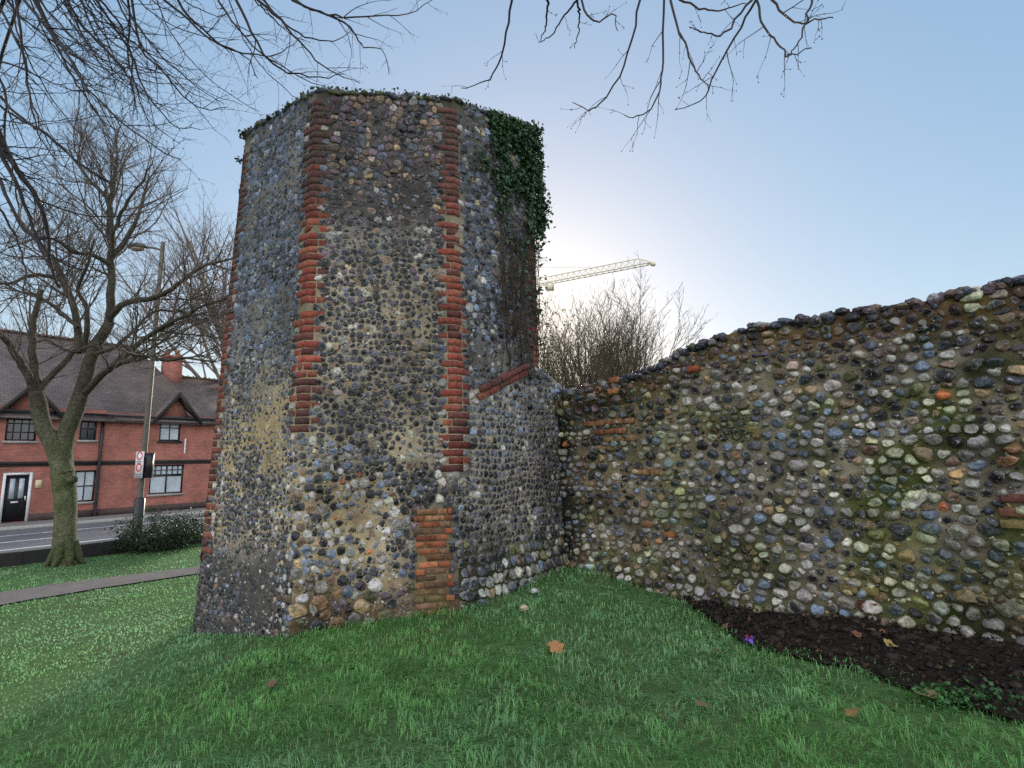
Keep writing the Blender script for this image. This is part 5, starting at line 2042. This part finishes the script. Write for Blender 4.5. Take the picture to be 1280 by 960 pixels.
class House:
    """local frame: x along the street, y into the house, z up from the pavement"""
    def __init__(s, name, b0_, b1_, label, group):
        s.b0, s.b1 = b0_, b1_
        x_, y_ = xy(FA, b0_)
        s.e = empty(name, (x_, y_, FZ), label, 'house', group, HRZ)
        s.w = b1_ - b0_

    def q(s, px_, py_):
        b_, z_ = fac(px_, py_)
        return b_ - s.b0, z_ - FZ

    def rect(s, px0, px1, pyt, pyb):
        xm = (px0 + px1) / 2
        x0, _ = s.q(px0, (pyt + pyb) / 2)
        x1, _ = s.q(px1, (pyt + pyb) / 2)
        _, z1 = s.q(xm, pyt)
        _, z0 = s.q(xm, pyb)
        return x0, x1, z0, z1

    def part(s, bag, name, mat, parent=None):
        return bag.build(name, mat, parent or s.e, local=True)

    def wall(s, h, holes, depth=7.0):
        xs = sorted({0.0, s.w, *[v for r in holes for v in r[:2]]})
        zs = sorted({0.0, h, *[v for r in holes for v in r[2:]]})
        b = Bag()
        for i in range(len(xs) - 1):
            for j in range(len(zs) - 1):
                cx, cz = (xs[i] + xs[i + 1]) / 2, (zs[j] + zs[j + 1]) / 2
                if any(r[0] < cx < r[1] and r[2] < cz < r[3] for r in holes):
                    continue
                b.add([(xs[i], 0, zs[j]), (xs[i + 1], 0, zs[j]), (xs[i + 1], 0, zs[j + 1]), (xs[i], 0, zs[j + 1])], np.array([[0, 1, 2, 3]]), (.3, .1, .05))
        for x0, x1, z0, z1 in holes:
            d = .14
            b.add([(x0, 0, z0), (x1, 0, z0), (x1, 0, z1), (x0, 0, z1), (x0, d, z0), (x1, d, z0), (x1, d, z1), (x0, d, z1)],
                  np.array([(0, 4, 5, 1), (1, 5, 6, 2), (2, 6, 7, 3), (3, 7, 4, 0)]), (.3, .1, .05))
        b.add([(0, 0, 0), (0, depth, 0), (0, depth, h), (0, 0, h), (s.w, 0, 0), (s.w, depth, 0), (s.w, depth, h), (s.w, 0, h)],
              np.array([(0, 3, 2, 1), (4, 5, 6, 7), (1, 2, 6, 5)]), (.3, .1, .05))
        return s.part(b, 'wall', mHB)

    def window(s, r, cols, rws, pane, frame=mBLACK, bar=.035, sill=mSILL, arch=False, fr=.07, top=None):
        x0, x1, z0, z1 = r
        b = Bag()
        y0, y1 = .07, .13
        b.box((x0, y0, z0), (x0 + fr, y1, z1), (0, 0, 0))
        b.box((x1 - fr, y0, z0), (x1, y1, z1), (0, 0, 0))
        b.box((x0 + fr, y0, z0), (x1 - fr, y1, z0 + fr), (0, 0, 0))
        b.box((x0 + fr, y0, z1 - fr), (x1 - fr, y1, z1), (0, 0, 0))
        for k in range(1, cols):
            xc = x0 + (x1 - x0) * k / cols
            wb_ = fr * .9 if (arch and k == cols // 2) else bar
            b.box((xc - wb_ / 2, y0 + .008, z0 + fr), (xc + wb_ / 2, y1 - .008, z1 - fr), (0, 0, 0))
        for f in rws:
            zc = z0 + (z1 - z0) * f
            b.box((x0 + fr, y0 + .004, zc - bar / 2 * 1.3), (x1 - fr, y1 - .004, zc + bar / 2 * 1.3), (0, 0, 0))
        if top:
            n_, f0_ = top
            za = z0 + (z1 - z0) * f0_
            for k in range(1, n_):
                if k * 2 != n_:
                    xc = x0 + (x1 - x0) * k / n_
                    b.box((xc - .02, y0 + .008, za), (xc + .02, y1 - .008, z1 - fr), (0, 0, 0))
            zc = (za + z1) / 2
            b.box((x0 + fr, y0 + .01, zc - .02), (x1 - fr, y1 - .01, zc + .02), (0, 0, 0))
        f_ = s.part(b, 'window', frame)
        b = Bag()
        b.add([(x0 + .02, .115, z0 + .02), (x1 - .02, .115, z0 + .02), (x1 - .02, .115, z1 - .02), (x0 + .02, .115, z1 - .02)], np.array([[0, 1, 2, 3]]), (.3, .3, .3))
        s.part(b, 'pane', pane, f_)
        b = Bag()
        b.box((x0 - .08, -.09, z0 - .11), (x1 + .08, .07, z0 - .004), (.3, .3, .3))
        s.part(b, 'sill', sill, f_)
        return f_


GRP = 'brick houses across the road'
bsplit = fac(129, 560)[0]
bleft = fac(0, 600)[0] - 7.0
bright = fac(262, 600)[0] + 1.6
eave = fac(150, 520)[1] - FZ
HA = House('brick_house', bleft, bsplit, 'red brick house with black front door and cream plaque, higher brown roof', GRP)
HB = House('brick_house', bsplit + .004, bright, 'red brick house with wide black casement window, lower roof and chimney', GRP)
bandz = HA.q(60, 578)[1]
# left house
rdoor = HA.rect(1, 38, 591, 651)
rdoor = (rdoor[0], rdoor[1], .02, rdoor[3])
rw1 = HA.rect(92, 119, 588, 627)
rw2 = HA.rect(100, 121, 522, 550)
rw3 = HA.rect(8, 47, 508, 551)
HA.wall(eave, [rdoor, rw1, rw2, rw3])
HA.window(rw1, 2, [.5], mPANE)
HA.window(rw2, 2, [.5], mPANED)
HA.window(rw3, 4, [.25, .5, .75], mPANED)
x0, x1, z0, z1 = rdoor
b = Bag()
for bx0, bx1, bz0, bz1 in ((x0, x0 + .1, 0, z1), (x1 - .1, x1, 0, z1), (x0 + .1, x1 - .1, z1 - .1, z1)):
    b.box((bx0, .0 - .012, bz0), (bx1, .12, bz1), (.7, .7, .7))
dfm = HA.part(b, 'door_frame', mWHITE)
b = Bag()
b.box((x0 + .1, .06, .03), (x1 - .1, .12, z1 - .1), (0, 0, 0))
dw = x1 - x0 - .2
for k in range(2):
    pass
door = HA.part(b, 'door', mBLACK)
b = Bag()
for k in (0, 1):
    cx = x0 + .1 + dw * (.3 + .4 * k)
    b.box((cx - dw * .11, .045, z1 * .48), (cx + dw * .11, .06, z1 * .88), (.3, .4, .45))
HA.part(b, 'door_glass', mPANE, door)
b = Bag()
b.box((x0 + .1 + dw * .3, .03, z1 * .39), (x0 + .1 + dw * .62, .06, z1 * .42), (.6, .6, .6))
HA.part(b, 'letterbox', mWHITE, door)
b = Bag()
b.box((x1 - .19, .02, z1 * .44), (x1 - .15, .06, z1 * .52), (.6, .6, .6))
HA.part(b, 'handle', mWHITE, door)
b = Bag()
pr_ = HA.rect(44, 52, 600, 610)
b.box((pr_[0], -.03, pr_[2]), (pr_[1], 0.0, pr_[3]), (.6, .5, .3))
HA.part(b, 'plaque', mCREAM)
for Hs in (HA, HB):
    b = Bag()
    b.box((0, -.05, bandz - .09), (Hs.w, -.002, bandz + .05), (.03, .02, .02))
    b.box((0, -.03, bandz - .17), (Hs.w, -.002, bandz - .09), (.03, .02, .02))
    Hs.part(b, 'string_course', mTIMBER)
    b = Bag()
    x_ends = [(0, rdoor[0]), (rdoor[1], Hs.w)] if Hs is HA else [(0, Hs.w)]
    for xa, xb in x_ends:
        b.box((xa, -.025, 0), (xb, -.002, .33), (.1, .06, .05))
    Hs.part(b, 'plinth', M('dark_plinth', .9, .3, 20, .3, 5, col=(.075, .05, .045)))
    b = Bag()
    b.box((-.01, -.38, eave - .06), (Hs.w + .01, -.26, eave + .05), (.02, .02, .02))
    Hs.part(b, 'gutter', mBLACK)
b = Bag()
xdp = HA.w - .12
tubes(b, [([np.array([xdp, -.09, z_]) for z_ in (.05, 1.5, 3.0, eave - .05)], [.07] * 4)], 8, lambda V: np.tile(np.array([.01, .01, .012]), (len(V), 1)))
HA.part(b, 'downpipe', mBLACK)
# right house
rb1 = HB.rect(187, 229, 581, 617)
rb2 = HB.rect(200, 226, 519, 551)
HB.wall(eave, [rb1, rb2])
HB.window(rb1, 2, [.64], mPANE, arch=True, bar=.09, top=(6, .64))
HB.window(rb2, 2, [.5], mPANE, sill=mTIMBER)
b = Bag()
wpx, _ = HB.q(231, 555)
_, wz0 = HB.q(231, 567)
_, wz1 = HB.q(231, 548)
tubes(b, [([np.array([wpx, -.05, z_]) for z_ in (wz0, (wz0 + wz1) / 2, wz1)], [.04] * 3)], 6, lambda V: np.tile(np.array([.6, .6, .6]), (len(V), 1)))
HB.part(b, 'waste_pipe', mWHITE)


def roof(Hs, x0, x1, z0, ridge_z, ridge_y, depth, hipL=0., hipR=0., mat=mROOF, ov=.34):
    b = Bag()
    th = .1
    sl = (ridge_z - z0) / ridge_y
    ya = -ov
    za = z0 - sl * ov + .1
    yb = depth + ov
    zb = ridge_z - (yb - ridge_y) * sl
    A_ = np.array([(x0, ya, za), (x1, ya, za), (x1, yb, zb), (x0, yb, zb), (x0 + hipL, ridge_y, ridge_z), (x1 - hipR, ridge_y, ridge_z)])
    V = np.concatenate([A_, A_ - np.array([0, 0, th])])
    b.add(V, [np.array([(0, 1, 5, 4), (2, 3, 4, 5), (6, 10, 11, 7), (8, 11, 10, 9), (0, 6, 7, 1), (2, 8, 9, 3)]), np.array([(1, 2, 5), (3, 0, 4), (7, 11, 8), (9, 10, 6)]), np.array([(1, 7, 8, 2), (3, 9, 6, 0)])], (.1, .1, .1))
    # gable infill below the roof when there is no hip
    r_ = Hs.part(b, 'roof', mat)
    b = Bag()
    n_ = int((x1 - hipR - x0 - hipL) / .3)
    for k in range(n_):
        xa = x0 + hipL + k * .3
        b.box((xa, ridge_y - .12, ridge_z - .03), (xa + .28, ridge_y + .12, ridge_z + .09), (.12, .06, .04))
        b.box((xa + .11, ridge_y - .03, ridge_z + .09), (xa + .17, ridge_y + .03, ridge_z + .16), (.12, .06, .04))
    Hs.part(b, 'ridge_tiles', mROOFB, r_)
    return r_


RYA = 4.3
f1 = np.array([*xy(FA - RYA, 0), 0.0])
pr1 = on_plane(20, 416, f1, fn_)
ridgeA = pr1[2] - FZ
prr = on_plane(172, 432, f1, fn_)
bR = float(ab(prr[0], prr[1])[1])
print('ridge', ridgeA, eave, 'bR', bR, bsplit, bright)
hipW = 2.6
roof(HA, -.3, bR - HA.b0 + hipW, eave, ridgeA, RYA, 2 * RYA, 0, hipW, mROOF)
RYB = 3.2
f2 = np.array([*xy(FA - RYB, 0), 0.0])
pr2 = on_plane(240, 473, f2, fn_)
ridgeB = pr2[2] - FZ
roof(HB, .3, HB.w + .3, eave + .01, ridgeB, RYB, 2 * RYB + .0, 0, 0, mROOF)
# chimney
ch = on_plane(214, 470, f2, fn_)
bch = float(ab(ch[0], ch[1])[1]) - HB.b0
ct_ = on_plane(214, 449, f2, fn_)[2] - FZ
b = Bag()
b.box((bch - .42, RYB - .45, ridgeB - 1.0), (bch + .42, RYB + .45, ct_), (.3, .1, .06))
chm = HB.part(b, 'chimney', mHB)
b = Bag()
b.box((bch - .48, RYB - .53, ct_), (bch + .48, RYB + .53, ct_ + .15), (.3, .1, .06))
for k in (-.25, .25):
    tubes(b, [([np.array([bch + k, RYB, ct_ + .15 + t]) for t in (0, .2, .45)], [.13, .11, .12])], 8, lambda V: np.tile(np.array([.3, .12, .07]), (len(V), 1)))
HB.part(b, 'chimney_pots', mBRICK, chm)


def gable(Hs, pxl, pxr, pxp, pyb, pyp):
    xl, zl = Hs.q(pxl, pyb)
    xr, zr = Hs.q(pxr, pyb)
    xp, zp = Hs.q(pxp, pyp)
    xm = (xl + xr) / 2
    zb = eave - .12
    hw = (xr - xl) / 2
    # brick gable face
    b = Bag()
    b.poly_prism([(xm - hw + .3, -.006, zb), (xm + hw - .3, -.006, zb), (xm, -.006, zp - .3)], (0, .2, 0), (.1, .05, .04))
    g = Hs.part(b, 'gable', mHB)
    # little roof running back into the main slope
    b = Bag()
    D = 2.6
    for sg_ in (-1, 1):
        b.poly_prism([(xm, -.4, zp), (xm + sg_ * hw, -.4, zb), (xm + sg_ * hw, -.4, zb - .12), (xm, -.4, zp - .13)], (0, D, 0), (.1, .1, .1))
    Hs.part(b, 'gable_roof', mROOF, g)
    b = Bag()
    for sg_ in (-1, 1):
        b.poly_prism([(xm, -.46, zp - .02), (xm + sg_ * (hw + .05), -.46, zb - .02), (xm + sg_ * (hw + .05), -.46, zb - .26), (xm, -.46, zp - .3)], (0, .05, 0), (.02, .02, .02))
    Hs.part(b, 'bargeboard', mTIMBER, g)


gable(HB, 190, 248, 220, 520, 490)
gable(HA, -8, 76, 33, 520, 478)

# ------------------------------------------------------------------ tower crane far behind
tipp = at_y(815, 329, 90.0)
jr = at_y(687, 350, 99.5)
jr[2] = tipp[2]
jd = unit(jr - tipp)
mast = jr + jd * 5.0
crane = empty('tower_crane', (mast[0], mast[1], -.9), 'pale distant tower crane jib reaching out from behind the tower', 'crane')
sd = np.array([-jd[1], jd[0], 0])
polys = []
LJ = np.linalg.norm(mast - tipp)
n = 21
hj = 1.35
for k in range(n + 1):
    pass
top_l = [tipp + jd * (LJ * k / n) + EZ * (hj * min(1, .15 + k / 2.2)) for k in range(n + 1)]
bl = [tipp + jd * (LJ * k / n) + sd * .6 for k in range(n + 1)]
br_ = [tipp + jd * (LJ * k / n) - sd * .6 for k in range(n + 1)]
R_ = .075
for ch_ in (top_l, bl, br_):
    polys += [([ch_[k], ch_[k + 1]], [R_ * 1.3] * 2) for k in range(n)]
for k in range(n):
    m_ = tipp + jd * (LJ * (k + .5) / n) + EZ * hj
    for side_ in (bl, br_):
        polys += [([side_[k], top_l[k] * .5 + top_l[k + 1] * .5], [R_ * .6] * 2), ([top_l[k] * .5 + top_l[k + 1] * .5, side_[k + 1]], [R_ * .6] * 2)]
    polys.append(([bl[k], br_[k + 1]], [R_ * .5] * 2))
b = Bag()
tubes(b, polys, 5, lambda V: np.tile(np.array([.7, .65, .5]), (len(V), 1)))
b.build('jib', mCRANE, crane)
b = Bag()
blobs(b, [tipp - EZ * .1], np.array([[.7, .5, .5]]), np.array([(.5, .4, .3)]), .2, ICO1)
b.build('tip_pulley', mCRANE, crane)
b = Bag()
apex = mast + EZ * 4.2
tubes(b, [([apex, mast * .45 + tipp * .55 + EZ * (hj + .2)], [.06, .06]), ([apex, mast + jd * 9 + EZ * .5], [.06, .06])], 5, lambda V: np.tile(np.array([.6, .6, .5]), (len(V), 1)))
b.build('tie_bars', mCRANE, crane)
b = Bag()
tro = tipp + jd * (LJ - 5.0)
b.box((-.7, -.6, -1.5), (.7, .6, -.1), (.7, .7, .7), lambda V: tro + V[:, :1] * jd + V[:, 1:2] * sd + V[:, 2:] * EZ)
b.build('cab', mCRANE, crane)
b = Bag()
polys = []
hm = mast[2] + .9
corners_ = [mast + jd * sx * .8 + sd * sy * .8 for sx, sy in ((-1, -1), (1, -1), (1, 1), (-1, 1))]
for c_ in corners_:
    polys.append(([np.array([c_[0], c_[1], -.9]), np.array([c_[0], c_[1], mast[2] + .5])], [.12, .12]))
for k in range(18):
    z0_, z1_ = -.9 + hm * k / 18, -.9 + hm * (k + 1) / 18
    for q in range(4):
        a_, b_ = corners_[q], corners_[(q + 1) % 4]
        polys.append(([np.array([a_[0], a_[1], z0_]), np.array([b_[0], b_[1], z1_])], [.06, .06]))
polys.append(([mast, apex], [.2, .1]))
tubes(b, polys, 5, lambda V: np.tile(np.array([.7, .65, .5]), (len(V), 1)))
b.build('mast', mCRANE, crane)
b = Bag()
cj = mast + jd * 9
tubes(b, [([mast + sd * .6, cj + sd * .6], [.15, .15]), ([mast - sd * .6, cj - sd * .6], [.15, .15])], 5, lambda V: np.tile(np.array([.7, .65, .5]), (len(V), 1)))
b.box((-1.2, -.8, -1.6), (1.2, .8, .6), (.3, .3, .3), lambda V: cj + V[:, :1] * jd + V[:, 1:2] * sd + V[:, 2:] * EZ)
b.build('counter_jib', mCRANE, crane)

# ------------------------------------------------------------------ overhead cables from the lamp post
for off, far_px, lab in ((.9, (330, 342), 'thin black overhead cable running from high on the lamp post towards the tower'), (1.3, (-60, 318), 'thin black overhead cable running from the lamp post out over the forked tree')):
    a_ = PT(H - off)
    b_ = at_y(*far_px, lpY + 9)
    t = np.linspace(0, 1, 16)[:, None]
    P = a_ * (1 - t) + b_ * t - EZ * (.55 * 4 * t * (1 - t))
    b = Bag()
    tubes(b, [([p for p in P], [.013] * 16)], 4, lambda V: np.tile(np.array([.02, .02, .02]), (len(V), 1)))
    tag(b.build('overhead_cable', mBLACK, origin=a_), lab, 'cable', 'overhead cables')
